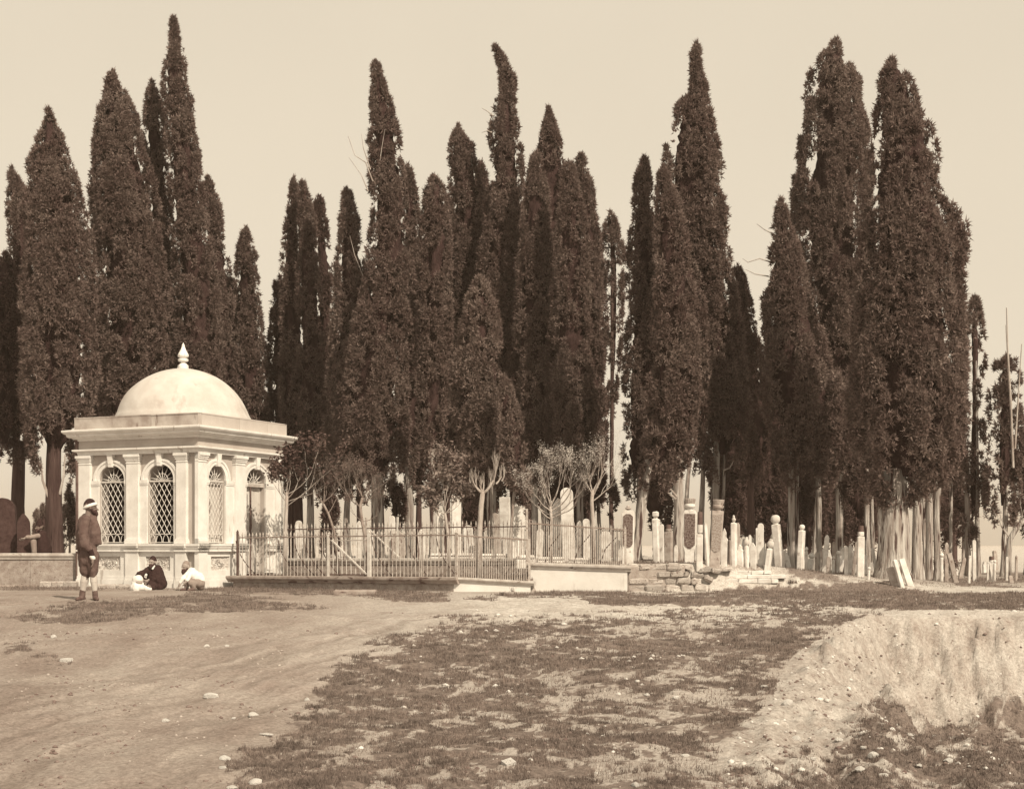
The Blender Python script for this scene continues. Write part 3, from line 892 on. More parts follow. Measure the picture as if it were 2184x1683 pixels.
            if k == 1:
                for (s0, s1) in ((a + .01, c - .004), (c + .004, b - .01)):
                    fbox(wn, fm, s0, s1, -.16, -.13, 1.64, 2.99)
                wn.build('inner_shutter', M['wood_door'], kiosk)
        else:
            for (s0, s1) in ((a + .004, c - .003), (c + .003, b - .004)):
                d = MB(); fbox(d, fm, s0, s1, -.16, -.12, .94, 2.93)
                do = d.build('door_leaf', M['wood_door'], kiosk)
                for (z0, z1) in ((.98, 1.90), (1.96, 2.90)):
                    f_ = MB()
                    for (p, q, u, v) in ((s0 + .01, s0 + .05, z0, z1), (s1 - .05, s1 - .01, z0, z1), (s0 + .05, s1 - .05, z0, z0 + .05), (s0 + .05, s1 - .05, z1 - .05, z1)):
                        fbox(f_, fm, p, q, -.121, -.105, u, v)
                    f_.build('door_panel_frame', M['wood_door'], do)
            tr = MB(); fbox(tr, fm, a - .0, b, -.13, -.02, 2.935, 2.985); tr.build('transom', M['wood'], kiosk)
            s_p = s_right(537.5)
            MB().tube([fm(s_p, .045, .9), fm(s_p, .045, 2.93)], .022, 10).build('door_post', M['iron_dark'], kiosk)
    # dado panels between the pedestals
    for j in range(2):
        if k == 1 and j == 1: continue
        a = fd['pil'][j][1] + .012; b = fd['pil'][j + 1][0] - .012
        m = MB()
        ia, ib = a + (b - a) * .17, b - (b - a) * .17
        for (p, q, u, v) in ((a, ia, 1.04, 1.345), (ib, b, 1.04, 1.345), (a, b, 1.345, 1.45), (a, b, .90, 1.04)):
            fbox(m, fm, p, q, 0, .062, u, v)
        fbox(m, fm, a, b, 0, .08, .5, .83); fbox(m, fm, a, b, 0, .07, .83, .90)
        m.build('dado', M['white'], kiosk)
        if k > 1: continue
        r_ = MB(); fbox(r_, fm, ia, ib, .0, .015, 1.04, 1.345)
        ro_ = r_.build('carved_panel', M['relief'], kiosk)
        cc = (ia + ib) / 2; zc = 1.19
        pm = MB()
        for ringi, (r0, r1, n_) in enumerate(((.02, .075, 10), (.06, .135, 18))):
            for i in range(n_):
                t = 2 * PI * i / n_ + ringi * .2
                ct, st = math.cos(t), math.sin(t)
                wv = .016 if ringi else .013
                sc_ = 1.25
                base_ = .016 + (.02 if not ringi else .004)
                P1 = (cc + ct * r0 * sc_, zc + st * r0); P2 = (cc + ct * r1 * sc_, zc + st * r1)
                mid = ((P1[0] + P2[0]) / 2, (P1[1] + P2[1]) / 2)
                pm.add([fm(P1[0], base_, P1[1]), fm(mid[0] - st * wv, base_, mid[1] + ct * wv), fm(P2[0], base_, P2[1]), fm(mid[0] + st * wv, base_, mid[1] - ct * wv), fm(mid[0], base_ + .022, mid[1])],
                       [(0, 1, 4), (1, 2, 4), (2, 3, 4), (3, 0, 4)])
        for sx in (-1, 1):
            for i in range(6):
                q = .18 + .045 * i * .9
                zz = zc + .10 * math.sin(i * 1.9)
                s_ = cc + sx * min(q, (ib - ia) / 2 - .03)
                pm.add([fm(s_ - .03, .016, zz), fm(s_, .016, zz + .045), fm(s_ + .03, .016, zz), fm(s_, .016, zz - .045), fm(s_, .045, zz)], [(0, 1, 4), (1, 2, 4), (2, 3, 4), (3, 0, 4)])
        pm.build('rosette', M['relief'], ro_)
def square_loft(prof, name, m, inner_top=True):
    mb = MB(); vs = []
    for h, z in prof: vs += [(-h, -h, z), (h, -h, z), (h, h, z), (-h, h, z)]
    fs = []
    for i in range(len(prof) - 1):
        for q in range(4): fs.append((i * 4 + q, i * 4 + (q + 1) % 4, i * 4 + 4 + (q + 1) % 4, i * 4 + 4 + q))
    fs += [(3, 2, 1, 0), tuple((len(prof) - 1) * 4 + q for q in range(4))]
    mb.add(vs, fs)
    return mb.build(name, m, kiosk)
# sill moulding, entablature, frieze, cornice (square rings)
sm = MB()
for k, fd in enumerate(faces):
    fm = fmap(k)
    segs = [(-1.70, 1.70)] if k != 1 else [(-1.70, RF['op'][1][0] - .02), (RF['op'][1][1] + .02, 1.70)]
    for (a, b) in segs:
        e = .0 if k in (0, 2) else .001
        for d, z0, z1 in ((.15, 1.575, 1.625), (.13, 1.53, 1.575), (.105, 1.49, 1.53), (.125, 1.452, 1.49)):
            lim = W0 + d if k in (0, 2) else W0 - .003
            fbox(sm, fm, max(a, -lim), min(b, lim), -.2, d, z0, z1)
        # breaks forward over the pedestals
        for (p, q) in fd['pil']:
            for d, z0, z1 in ((.19, 1.577, 1.627), (.165, 1.532, 1.577), (.14, 1.454, 1.492)):
                fbox(sm, fm, p - .03, q + .03, 0, d, z0, z1)
sm.build('sill_moulding', M['white'], kiosk)
square_loft([(1.660, 3.602), (1.660, 3.625), (1.670, 3.63), (1.670, 3.665), (1.70, 3.68), (1.745, 3.70), (1.745, 3.735), (1.65, 3.745)], 'architrave', M['white'])
square_loft([(1.64, 3.746), (1.64, 3.925)], 'frieze', M['tan'])
square_loft([(1.66, 3.926), (1.68, 3.935), (1.68, 3.955), (1.735, 3.97), (1.735, 3.985), (1.80, 4.0), (1.83, 4.03), (1.83, 4.065), (1.86, 4.075), (1.89, 4.10), (1.905, 4.125), (1.905, 4.16), (1.74, 4.185)], 'cornice', M['white'])
PW = 1.703
pp = MB(); pp.box(-PW + .03, PW - .03, -PW + .03, PW - .03, 4.15, 4.30)
pp.build('roof', M['parapet'], kiosk)
for k in range(4):
    f_ = fmap(k)
    cuts = [-PW, -.62, .45, PW] if k == 0 else [-PW, -.2, .9, PW]
    for a, b in zip(cuts, cuts[1:]):
        mb = MB(); jt = rnd.uniform(0, .006)
        a_ = a + .002 + (.10 if (a == -PW and k in (1, 3)) else 0); b_ = b - .002 - (.10 if (b == PW and k in (1, 3)) else 0)
        fbox(mb, f_, a_, b_, PW - W0 - .10, PW - W0 + jt, 4.18, 4.445 + jt)
        fbox(mb, f_, a_, b_, PW - W0 - .12, PW - W0 + .012, 4.425 + jt, 4.45 + jt)
        mb.build('parapet_slab', M['parapet'] if k == 0 else M['strip'], kiosk)
dz = lambda zp: CAM_Z + (HOR - (714.8 + .34436 * zp)) / F * KCY
dr = .34436 / F * KCY * .965
prof = [(dr * 440, 4.29), (dr * 440, 4.36), (dr * 425, dz(512)), (dr * 414, dz(495)), (dr * 402, dz(460)), (dr * 384, dz(420)), (dr * 362, dz(385)), (dr * 333, dz(350)), (dr * 296, dz(316)), (dr * 250, dz(282)), (dr * 196, dz(252)), (dr * 135, dz(229)), (dr * 70, dz(214)), (dr * 25, dz(208)), (.004, dz(207))]
# smooth the profile
def smoothp(p, it=3):
    for _ in range(it):
        q = [p[0]]
        for (a, b) in zip(p, p[1:]):
            q.append((a[0] * .75 + b[0] * .25, a[1] * .75 + b[1] * .25)); q.append((a[0] * .25 + b[0] * .75, a[1] * .25 + b[1] * .75))
        q.append(p[-1]); p = q
    return p
dm = MB().lathe(smoothp(prof, 2), 72).build('dome', M['dome'], kiosk, smooth=True)
tx = bpy.data.textures.new('t', 'CLOUDS'); 
for v in dm.data.vertices:
    n_ = math.sin(v.co.x * 3.1 + 1) * math.sin(v.co.y * 2.7) * math.sin(v.co.z * 4) * .012 + rnd.uniform(-.0015, .0015)
    v.co.x *= 1 + n_; v.co.y *= 1 + n_
fp = [(34, 216), (33, 190), (26, 184), (15, 172), (13, 168), (30, 164), (33, 159), (33, 152), (30, 149), (19, 146), (24, 142), (33, 136), (35, 129), (33, 120), (26, 108), (19, 96), (14, 84), (12, 76), (9, 72), (10, 66), (7, 60), (3, 52), (1, 47)]
fin = MB().lathe([(dr * a, dz(b)) for a, b in fp], 20).build('finial', M['white'], kiosk)
auto_smooth(fin, 40)
# downpipe on the left corner
MB().tube([(-H - .03, -H - .0, .5), (-H - .03, -H, 3.9)], .035, 10).build('downpipe', M['cap_dark'], kiosk)
# spout under the left end of the cornice
MB().tube([(-H - .03, -H - .0, 3.88), (-H - .03, -H - .03, 3.99)], .045, 10).build('gutter_spout', M['cap_dark'], kiosk)

# ------------------------------------------------------------------ low walls
def wall_between(name, label, p0, p1, zb, zt0, zt1, th, m, cat='wall', parts=None, cop=None, cop_m=None, oh=.07, ct=.09, ct2=None, joints=3, body_name='wall_body', blocks=None):
    """wall from p0 to p1, its front face on the line; local x along it"""
    d = Vector((p1[0] - p0[0], p1[1] - p0[1], 0)); Lw = d.length
    rz = math.atan2(d.y, d.x)
    t = thing(name, label, cat, (p0[0], p0[1], 0), rz)
    def zt(x): return zt0 + (zt1 - zt0) * x / Lw
    n = blocks or 1
    xs = [Lw * i / n for i in range(n + 1)]
    for i in range(1, n): xs[i] += rnd.uniform(-.1, .1)
    for a, b in zip(xs, xs[1:]):
        mb = MB(); g = 0 if n == 1 else .003; pr = 0 if n == 1 else rnd.uniform(0, .008)
        mb.add([(a + g, -pr, zb), (b - g, -pr, zb), (b - g, th, zb), (a + g, th, zb), (a + g, -pr, zt(a) - ct), (b - g, -pr, zt(b) - ct), (b - g, th, zt(b) - ct), (a + g, th, zt(a) - ct)],
               [(0, 3, 2, 1), (4, 5, 6, 7), (0, 1, 5, 4), (1, 2, 6, 5), (2, 3, 7, 6), (3, 0, 4, 7)])
        mb.build(body_name if n == 1 else 'block', m, t)
    if cop_m:
        xs = [Lw * i / joints for i in range(joints + 1)]
        for i in range(1, joints): xs[i] += rnd.uniform(-.15, .15)
        xs[0] -= oh * (cop != 'butt'); xs[-1] += oh
        for a, b in zip(xs, xs[1:]):
            mb = MB(); dy = rnd.uniform(-.006, .006)
            pr_ = [(-oh + dy, zt(0) * 0 - .0), ]
            # rounded moulding section: fillet on top, bull-nose beneath
            sec = [(.0, -ct), (-oh * .35, -ct), (-oh * .55, -ct * .72), (-oh * .95, -ct * .45), (-oh, -ct * .32), (-oh, -.006), (-oh + .01, 0), (th + .03, 0), (th + .04, -ct * .5), (th, -ct)]
            vs = [(a + .002, y + dy, zt(a) + z + .002) for y, z in sec] + [(b - .002, y + dy, zt(b) + z + .002) for y, z in sec]
            k_ = len(sec)
            fs = [tuple(range(k_)), tuple(range(2 * k_ - 1, k_ - 1, -1))] + [(i, i + k_, (i + 1) % k_ + k_, (i + 1) % k_) for i in range(k_)]
            mb.add(vs, fs)
            mb.build('coping', cop_m, t)
    return t, Lw, rz
# dark grey wall facing front-left, and its white continuation
wallA, LA, rzA = wall_between('low_wall', 'grey stone low wall with heavy moulded coping carrying the long front railing', WA0, WA1, .35, .916, .945, .38, M['stone_grey'],
                              cop_m=M['coping_dark'], oh=.12, ct=.14, joints=3, blocks=6)
wallB, LB, rzB = wall_between('low_wall', 'whitewashed short wall with sloping coping right of the railing corner', (WA1[0], WA1[1] - .001), WB1, .35, .945, .865, .38, M['limewash'], cop_m=M['coping'], oh=.08, ct=.09, joints=2)
wallC, LC, rzC = wall_between('low_wall', 'taller whitewashed wall with stone coping between the low wall and the rough masonry', WC0, WC1, .35, 1.235, 1.175, .40, M['limewash'], cop_m=M['coping'], oh=.08, ct=.12, joints=2)
RD0 = (wx(603, 34.2), 34.2); RD1 = (wx(1128, 31.6), 31.6)
wallD, LD, rzD = wall_between('low_wall', 'inner stone wall with double moulding behind the railed plot', RD0, RD1, .6, 1.27, 1.30, .35, M['stone_grey'], cop_m=M['coping'], oh=.07, ct=.14, joints=4, blocks=5)
LW0 = (-14.0, 31.85); LW1 = (-9.76, 31.85)
wallL, LL, rzL = wall_between('boundary_wall', 'grey slab wall with rounded coping left of the kiosk', LW0, LW1, .3, 1.41, 1.41, .35, M['stone_grey'], cop_m=M['coping'], oh=.08, ct=.14, joints=3, blocks=4)
for i, (xa, xb, y0_, y1_) in enumerate(((83, 108, 1240, 1254), (108, 133, 1240, 1254), (133, 161, 1241, 1254))):
    pass
t = thing('stone_kerb', 'row of three rough kerb blocks at the foot of the grey slab wall', 'kerb', (wx(122, 31.4), 31.4, .6))
for (xa, xb) in ((83, 108), (108.5, 133), (133.5, 161)):
    MB().rbox(wx(xa, 31.4) - wx(122, 31.4), wx(xb, 31.4) - wx(122, 31.4), 0, .3, -.2, .185, .006, bev=.02).build('kerb_block', M['stone_wall'], t)
X_, Y_, Z_ = ground_hit(758, 1268)
MB().rbox(X_ - .42, X_ + .38, Y_ - .05, Y_ + .3, Z_ - .15, Z_ + .085, .006, bev=.02).build('stone_slab', M['coping_dark'], None, label='long flat step stone in the grass below the railing gate', category='stone slab')
# stones at the foot of the kiosk
for i, (xd, wd, lab) in enumerate(((225, 46, 'rough footing stone behind the standing man at the foot of the kiosk'), (262, 26, 'smaller footing stone left of the child in white'))):
    X = wx(xd, 30.7); wv = wd / F * 30.7
    MB().rbox(X - wv / 2, X + wv / 2, 30.6, 30.95, .5, .74, .015, bev=.04).build('footing_stone', M['stone_wall'], None, label=lab, category='stone', group='footing stones along the kiosk')

# ------------------------------------------------------------------ railings
def picket_mesh(h, r, tip, arrow=True, wide=1.0):
    mb = MB()
    mb.tube([(0, 0, 0), (0, 0, h)], r, 6)
    if arrow: mb.lathe([(r * .9, h), (r * 1.7 * wide, h + tip * .18), (r * .9, h + tip * .28), (r * 2.3 * wide, h + tip * .42), (r * 1.2, h + tip * .75), (.001, h + tip)], 6)
    else: mb.lathe([(r, h), (r * .8, h + tip * .5), (.001, h + tip)], 6)
    return mb.mesh('picket')
def railing(name, label, p0, p1, zb0, zb1, zr0, zr1, n, r=.0095, tip=.12, arrow=True, posts=(), m=None, skip=(), rail_m=None, below=.0, rails=(0,), postr=.02, post_top=.03, gate=None):
    d = Vector((p1[0] - p0[0], p1[1] - p0[1], 0)); L_ = d.length; rz = math.atan2(d.y, d.x)
    t = thing(name, label, 'railing', (p0[0], p0[1], 0), rz)
    m = m or M['iron']
    zb = lambda x: zb0 + (zb1 - zb0) * x / L_
    zr = lambda x: zr0 + (zr1 - zr0) * x / L_
    hh = (zr0 - zb0)
    pme = picket_mesh(hh, r, tip, arrow); pme.materials.append(m)
    for i in range(n):
        x = L_ * (i + .5) / n + rnd.uniform(-.004, .004)
        if any(a <= x <= b for a, b in skip): continue
        o = link('picket', pme, None, t); o.location = (x, 0, zb(x) - .005)
        o.scale = (1, 1, (zr(x) - zb(x)) / hh * rnd.uniform(.985, 1.015)); o.rotation_euler = (rnd.uniform(-.012, .012), rnd.uniform(-.014, .014), rnd.random())
    for q in rails:
        mb = MB()
        npt = 9
        prev = [(L_ * i / (npt - 1), 0, zr(L_ * i / (npt - 1)) - q + rnd.uniform(-.004, .004)) for i in range(npt)]
        mb.tube(prev, .0135, 4, sq=True)
        mb.build('rail', rail_m or M['iron_rail'], t)
    for (x, rr, top, mm) in posts:
        MB().box(x - rr, x + rr, -rr * 1.0, rr * 1.0, zb(x) - .03, zr(x) + top).build('post', mm or m, t)
        if top < .15:
            MB().lathe([(rr * .5, zr(x) + top), (rr * .9, zr(x) + top + rr * .6), (rr * .5, zr(x) + top + rr * 1.3), (.001, zr(x) + top + rr * 1.5)], 8, c=(x, 0)).build('post_knob', mm or m, t)
    return t, L_, rz, zb, zr
dA = (Vector((WA1[0] - WA0[0], WA1[1] - WA0[1], 0))).normalized(); nA = Vector((-dA.y, dA.x, 0))
def onA(t_, inset=.12): return (WA0[0] + dA.x * t_ + nA.x * inset, WA0[1] + dA.y * t_ + nA.y * inset)
def tA(xd, inset=.12):
    lo, hi = -1, 8
    for _ in range(50):
        m_ = (lo + hi) / 2; p = onA(m_, inset)
        if 1092 + p[0] / p[1] * F < xd: lo = m_
        else: hi = m_
    return lo
pA0 = onA(0.02); pA1 = onA(LA)
LAr = LA - .02
gx0, gx1 = tA(700.6) - .02, tA(788) - .02
zr_at = lambda yd, p: CAM_Z + (HOR - yd) / F * p[1]
rA = railing('iron_railing', 'long front iron railing with spear tips on the grey low wall', pA0, pA1, .92, .949, zr_at(1146.6, pA0), zr_at(1141, pA1), 60,
             posts=[(.0, .02, .14, M['iron_dark']), (gx0, .024, .05, M['iron_white']), (gx1, .036, .06, M['iron_white']), (tA(899) - .02, .013, .02, None), (LAr, .026, .03, None)],
             skip=[(gx0 + .04, gx1 - .06)])
ra, L_, rz_, zbA, zrA = rA
# little gate in the front railing
gt = thing('railing_gate', 'iron gate leaf with a diagonal brace between two pale posts', 'gate', (pA0[0] + dA.x * gx0, pA0[1] + dA.y * gx0, 0), rz_)
gw = gx1 - gx0
gme_ = picket_mesh(zrA(gx0) - zbA(gx0) - .10, .008, .02, False); gme_.materials.append(M['iron_white'])
for i in range(8):
    o = link('picket', gme_, None, gt); o.location = (.06 + (gw - .12) * (i + .5) / 8, 0, zbA(gx0) + .045); o.rotation_euler = (0, rnd.uniform(-.02, .02), 0)
MB().box(.03, gw - .04, -.008, .008, zbA(gx0) + .03, zbA(gx0) + .05).build('bottom_rail', M['iron_dark'], gt)
MB().box(.03, gw - .04, -.008, .008, zrA(gx0) - .09, zrA(gx0) - .07).build('top_rail', M['iron'], gt)
MB().tube([(.10, -.018, zrA(gx0) - .08), (gw - .06, -.018, zbA(gx0) + .05)], .014, 4, sq=True).build('diagonal_brace', M['iron_white'], gt)
# curved stays leaning behind the railing
def stay(mb_parent, x, zb, zr, dx, dy, m, name='stay'):
    pts = []
    for i in range(9):
        q = i / 8
        pts.append((x + dx * q ** 1.2, .02 + dy * q ** 1.7, zr - .07 - (zr - zb - .05) * q ** .85))
    MB().tube(pts, .011, 6).build(name, m, mb_parent)
for xd in (502, 592, 626, 648, 680, 792, 868, 995 if False else 930):
    x = tA(xd) - .02
    stay(ra, x, zbA(x), zrA(x), .28, .40, M['iron_dark'])
pB0 = (WA1[0], WA1[1] + .12); pB1 = (WB1[0] - .06, WB1[1] + .12)
railing('iron_railing', 'short sloping pale railing with close bars right of the corner', pB0, pB1, .948, .868, zr_at(1141.5, pB0), zr_at(1151, pB1), 32, r=.0088, tip=.05, arrow=False,
        posts=[(1.54, .022, .03, None)], m=M['iron'])
pC0 = (wx(1124, 28.95), 28.98); pC1 = (wx(1334, 28.75), 28.78)
rc, LCc, _, zbC, zrC = railing('iron_railing', 'upper railing of thin close bars on the taller white wall', pC0, pC1, 1.235, 1.178, zr_at(1116, pC0), zr_at(1130, pC1), 48, r=.0088, tip=.11, arrow=False,
        posts=[(0.0, .02, .30, None), (LCc if False else 2.02, .022, .02, None)], m=M['iron'])
for x in (.35, .95, 1.5):
    MB().tube([(x, .35, zbC(x) + .02), (x + .10, .22, zbC(x) + .32), (x + .34, .02, zrC(x) - .18)], .011, 6).build('stay', M['iron_dark'], rc)
pD0 = (RD0[0] + .05, RD0[1] + .1); pD1 = (RD1[0], RD1[1] + .1)
rd, LDd, _, zbD, zrD = railing('iron_railing', 'rear railing with arrow tips on the inner wall behind the plot', pD0, pD1, 1.27, 1.30, zr_at(1129, pD0), zr_at(1122.5, pD1), 56, r=.009, tip=.15,
        posts=[(.02, .022, .03, None), (2.25, .02, .25, None), (3.1, .02, .26, M['iron_white'])], m=M['iron'], rail_m=M['iron_dark'])
MB().tube([(2.35, -.03, zrD(2.3) - .02), (3.15, -.03, zbD(3.1) + .03)], .014, 4, sq=True).build('diagonal_brace', M['iron_white'], rd)
for x in (1.0, 1.6, 2.9, 3.6, 4.3, 4.9):
    stay(rd, x, zbD(x), zrD(x), .20, -.30, M['iron_dark'])
pE0 = (wx(1000, 37.5), 37.5); pE1 = (wx(1345, 37.5), 37.5)
railing('iron_railing', 'farthest railing crossing among the tree trunks behind the plot', pE0, pE1, 1.2, 1.2, 2.0, 1.97, 42, r=.0095, tip=.10, m=M['iron'], rail_m=M['iron_dark'])

# ------------------------------------------------------------------ rough masonry and fallen blocks
rw = thing('rubble_wall', 'broken field-stone retaining wall ending the white wall', 'wall', (0, 0, 0))
def add_stone(x0, x1, z0, z1, y0, depth=.3, jit=.012, m=None, tilt=0, bev=.03):
    o = MB().rbox(-(x1 - x0) / 2, (x1 - x0) / 2, 0, depth, -(z1 - z0) / 2, (z1 - z0) / 2, jit, bev=bev).build('stone', m or M['stone_wall'], rw)
    o.location = ((x0 + x1) / 2, y0, (z0 + z1) / 2); o.rotation_euler = (rnd.uniform(-.03, .03), tilt, rnd.uniform(-.05, .05))
YW = 28.62
add_stone(wx(1339, YW), wx(1462, YW), .5, wz(1206, YW), YW + .028, .3, .0, M['mortar'])
rows = [(1262, 1247), (1246.5, 1232), (1231.5, 1217.5), (1217, 1202)]
for ri, (yb, yt) in enumerate(rows):
    x = 1340 + rnd.uniform(0, 3); end = [1500, 1480, 1462, 1446][ri]
    while x < end:
        wv = rnd.uniform(20, 42)
        add_stone(wx(x, YW), wx(min(x + wv, end + 8), YW) - .004, wz(yb, YW) + .001, wz(yt, YW) - .003, YW + rnd.uniform(-.04, .03), jit=.014)
        x += wv + .8
add_stone(wx(1340, YW), wx(1445, YW), 1.0, 1.15, YW + .12, .5, .0, M['stone_grey'])
for (xd, yd, wd, hd, tl) in ((1468, 1212, 24, 10, .2), (1505, 1216, 26, 12, -.2), (1488, 1228, 28, 12, .1), (1512, 1234, 20, 12, .4), (1478, 1246, 22, 13, -.2), (1528, 1218, 22, 9, .1), (1497, 1250, 20, 11, .3), (1545, 1214, 34, 7, 0)):
    Yq = 28.7 + rnd.uniform(0, .2)
    add_stone(wx(xd - wd / 2, Yq), wx(xd + wd / 2, Yq), wz(yd + hd / 2, Yq), wz(yd - hd / 2, Yq), Yq, .3, .02, tilt=tl)
rw = thing('old_footing', 'low pale courses of old ashlar half buried in the bank', 'wall', (0, 0, 0))
for ri, (yb, yt, x0, x1) in enumerate(((1244, 1234.5, 1538, 1655), (1234, 1225, 1545, 1672), (1224.5, 1217, 1560, 1640))):
    x = x0
    while x < x1:
        wv = rnd.uniform(26, 55); Yq = 28.95 + ri * .08
        add_stone(wx(x, Yq), wx(min(x + wv, x1 + 6), Yq) - .006, wz(yb, Yq), wz(yt, Yq) - .004, Yq, .35, .007, M['marble'], bev=.010)
        x += wv
# ------------------------------------------------------------------ cypresses
def arr(x): return np.asarray(x, float)
def crown_mesh(rows, Y, seed, dens=1.0, leaf=1.0, core=.62, ydepth=.9, holes=0.0, lump=1.0):
    """rows: (yd, xl, xr) silhouette at distance Y. Returns core mesh arrays + spray triangles."""
    g = np.random.default_rng(seed)
    rows = sorted(rows)
    zz = arr([wz(r[0], Y) for r in rows])[::-1]
    xl = arr([wx(r[1], Y) for r in rows])[::-1]; xr = arr([wx(r[2], Y) for r in rows])[::-1]
    fx = lambda z: np.interp(z, zz, (xl + xr) / 2)
    fr = lambda z: np.interp(z, zz, (xr - xl) / 2) * 1.03 + .01
    z0, z1 = zz[0], zz[-1]
    # plumes: upright pointed tufts over the surface
    zs = np.linspace(z0, z1, 200); ar_ = fr(zs) * 2 * PI * ydepth
    area = float(np.sum((ar_[1:] + ar_[:-1]) * .5 * np.diff(zs)))
    npl = int((area / .17 + (z1 - z0) * 7) * dens)
    cdf = np.cumsum(ar_ + .9); cdf = cdf / cdf[-1]
    pz = np.interp(g.random(npl), cdf, zs)
    ph = g.random(npl) * 2 * PI
    pz[:16] = z1 - .12 - 1.3 * (np.arange(16) / 16) ** 1.2 if npl > 40 and z1 - z0 > 3 else pz[:16]
    keep = (np.sin(ph) < .35) | (g.random(npl) < .22)
    keep[:16] = True          # rear half more sparsely
    pz, ph = pz[keep], ph[keep]; npl = len(pz)
    pr = (.10 + .16 * g.random(npl)) * np.clip(fr(pz) / .6, .25, 1.3)
    pl = (.45 + .75 * g.random(npl)) * (.45 + .55 * np.clip((z1 - pz) / 1.5, 0, 1)) * (0.7 + .3 * np.clip(fr(pz), 0, 1.2))
    inset = fr(pz) * (1.0 + .05 * g.standard_normal(npl)) - pr * .6
    lmp = lambda a_, z_: sstep(.46, .62, fbm(np.cos(a_) * 1.7 + seed, z_ * .42 + np.sin(a_) * 1.7, seed + 3, 3))
    inset = inset - .22 * lump * fr(pz) * lmp(ph, pz)
    inset = np.maximum(inset, 0)
    if holes:
        hk = (fbm(ph * 2.0 + seed, pz * 1.1, seed + 9, 3) > holes) | (fr(pz) < .22)
        pz, ph, pr, pl, inset = [q[hk] for q in (pz, ph, pr, pl, inset)]; npl = len(pz)
    cx = fx(pz) + np.cos(ph) * inset; cy = Y + np.sin(ph) * inset * ydepth
    ns = np.clip((104 * (pr / .2) * (pl / .8)).astype(int), 50, 240)
    ns = (ns * (1.0 / leaf ** 1.2)).astype(int) + 1
    idx = np.repeat(np.arange(npl), ns); n = len(idx)
    t = g.random(n) ** .8
    a = ph[idx] + g.uniform(-1.9, 1.9, n)
    rr = pr[idx] * np.sqrt(np.clip(1 - t, 0, 1)) * (.75 + .35 * g.random(n)) * (.6 + .4 * np.minimum(1, t * 5))
    sx = cx[idx] + np.cos(a) * rr; sy = cy[idx] + np.sin(a) * rr
    # tufts lean outward a little, then upward
    sz = pz[idx] - pl[idx] * .45 + pl[idx] * t
    ov = .10 * t * t * pl[idx]
    sx += np.cos(ph[idx]) * ov; sy += np.sin(ph[idx]) * ov
    lim = (.93 + .15 * g.random(npl))[idx] * (1 + .05 * g.standard_normal(n))
    ddx, ddy = sx - fx(sz), (sy - Y) / ydepth
    rad_ = np.hypot(ddx, ddy) + 1e-6; rmax = fr(np.minimum(sz + .06, z1)) * lim * np.where(sz > z1 - .02, 0.15, 1)
    sc_ = np.minimum(1, rmax / rad_)
    sx = fx(sz) + ddx * sc_; sy = Y + ddy * sc_ * ydepth
    # small round tufts of slim leaves
    sub = g.random(n) < 3.3 / 13
    sx, sy, sz, a = sx[sub], sy[sub], sz[sub], a[sub]; n = len(sx); k = 13
    C = np.repeat(np.stack([sx, sy, sz], -1), k, 0); n3 = n * k
    Rt = np.repeat((.065 + .06 * g.random(n)) * leaf, k)
    D = g.standard_normal((n3, 3)); D /= np.linalg.norm(D, axis=1, keepdims=True)
    aa = np.repeat(a, k)
    D = D + np.stack([np.cos(aa) * .55, np.sin(aa) * .55, np.full(n3, .45)], -1); D /= np.linalg.norm(D, axis=1, keepdims=True)
    q = g.standard_normal((n3, 3)); w_ = np.cross(D, q); w_ /= np.linalg.norm(w_, axis=1, keepdims=True) + 1e-9
    Lr = Rt * (.7 + .5 * g.random(n3)); D = D * np.array([1, 1, 1.25])
    B = C + D * (Rt * .25)[:, None]
    wdt = (.0195 * leaf * (.7 + .6 * g.random(n3)))[:, None]
    v = np.stack([B - w_ * wdt, B + w_ * wdt, B + D * Lr[:, None]], 1).reshape(-1, 3)
    f = np.arange(len(v)).reshape(-1, 3)
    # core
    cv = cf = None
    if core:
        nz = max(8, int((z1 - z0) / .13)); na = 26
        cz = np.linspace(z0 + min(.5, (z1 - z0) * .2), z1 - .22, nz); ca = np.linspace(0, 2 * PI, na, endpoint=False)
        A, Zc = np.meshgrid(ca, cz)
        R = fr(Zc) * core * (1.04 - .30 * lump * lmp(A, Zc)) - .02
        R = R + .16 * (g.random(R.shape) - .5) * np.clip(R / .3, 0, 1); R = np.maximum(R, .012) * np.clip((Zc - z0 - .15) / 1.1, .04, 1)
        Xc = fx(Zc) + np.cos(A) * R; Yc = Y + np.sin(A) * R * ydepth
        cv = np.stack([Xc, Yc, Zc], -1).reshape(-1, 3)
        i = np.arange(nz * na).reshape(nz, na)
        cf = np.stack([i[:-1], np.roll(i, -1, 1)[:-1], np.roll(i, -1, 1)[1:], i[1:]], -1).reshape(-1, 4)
    return v, f, cv, cf
tri_count = 0
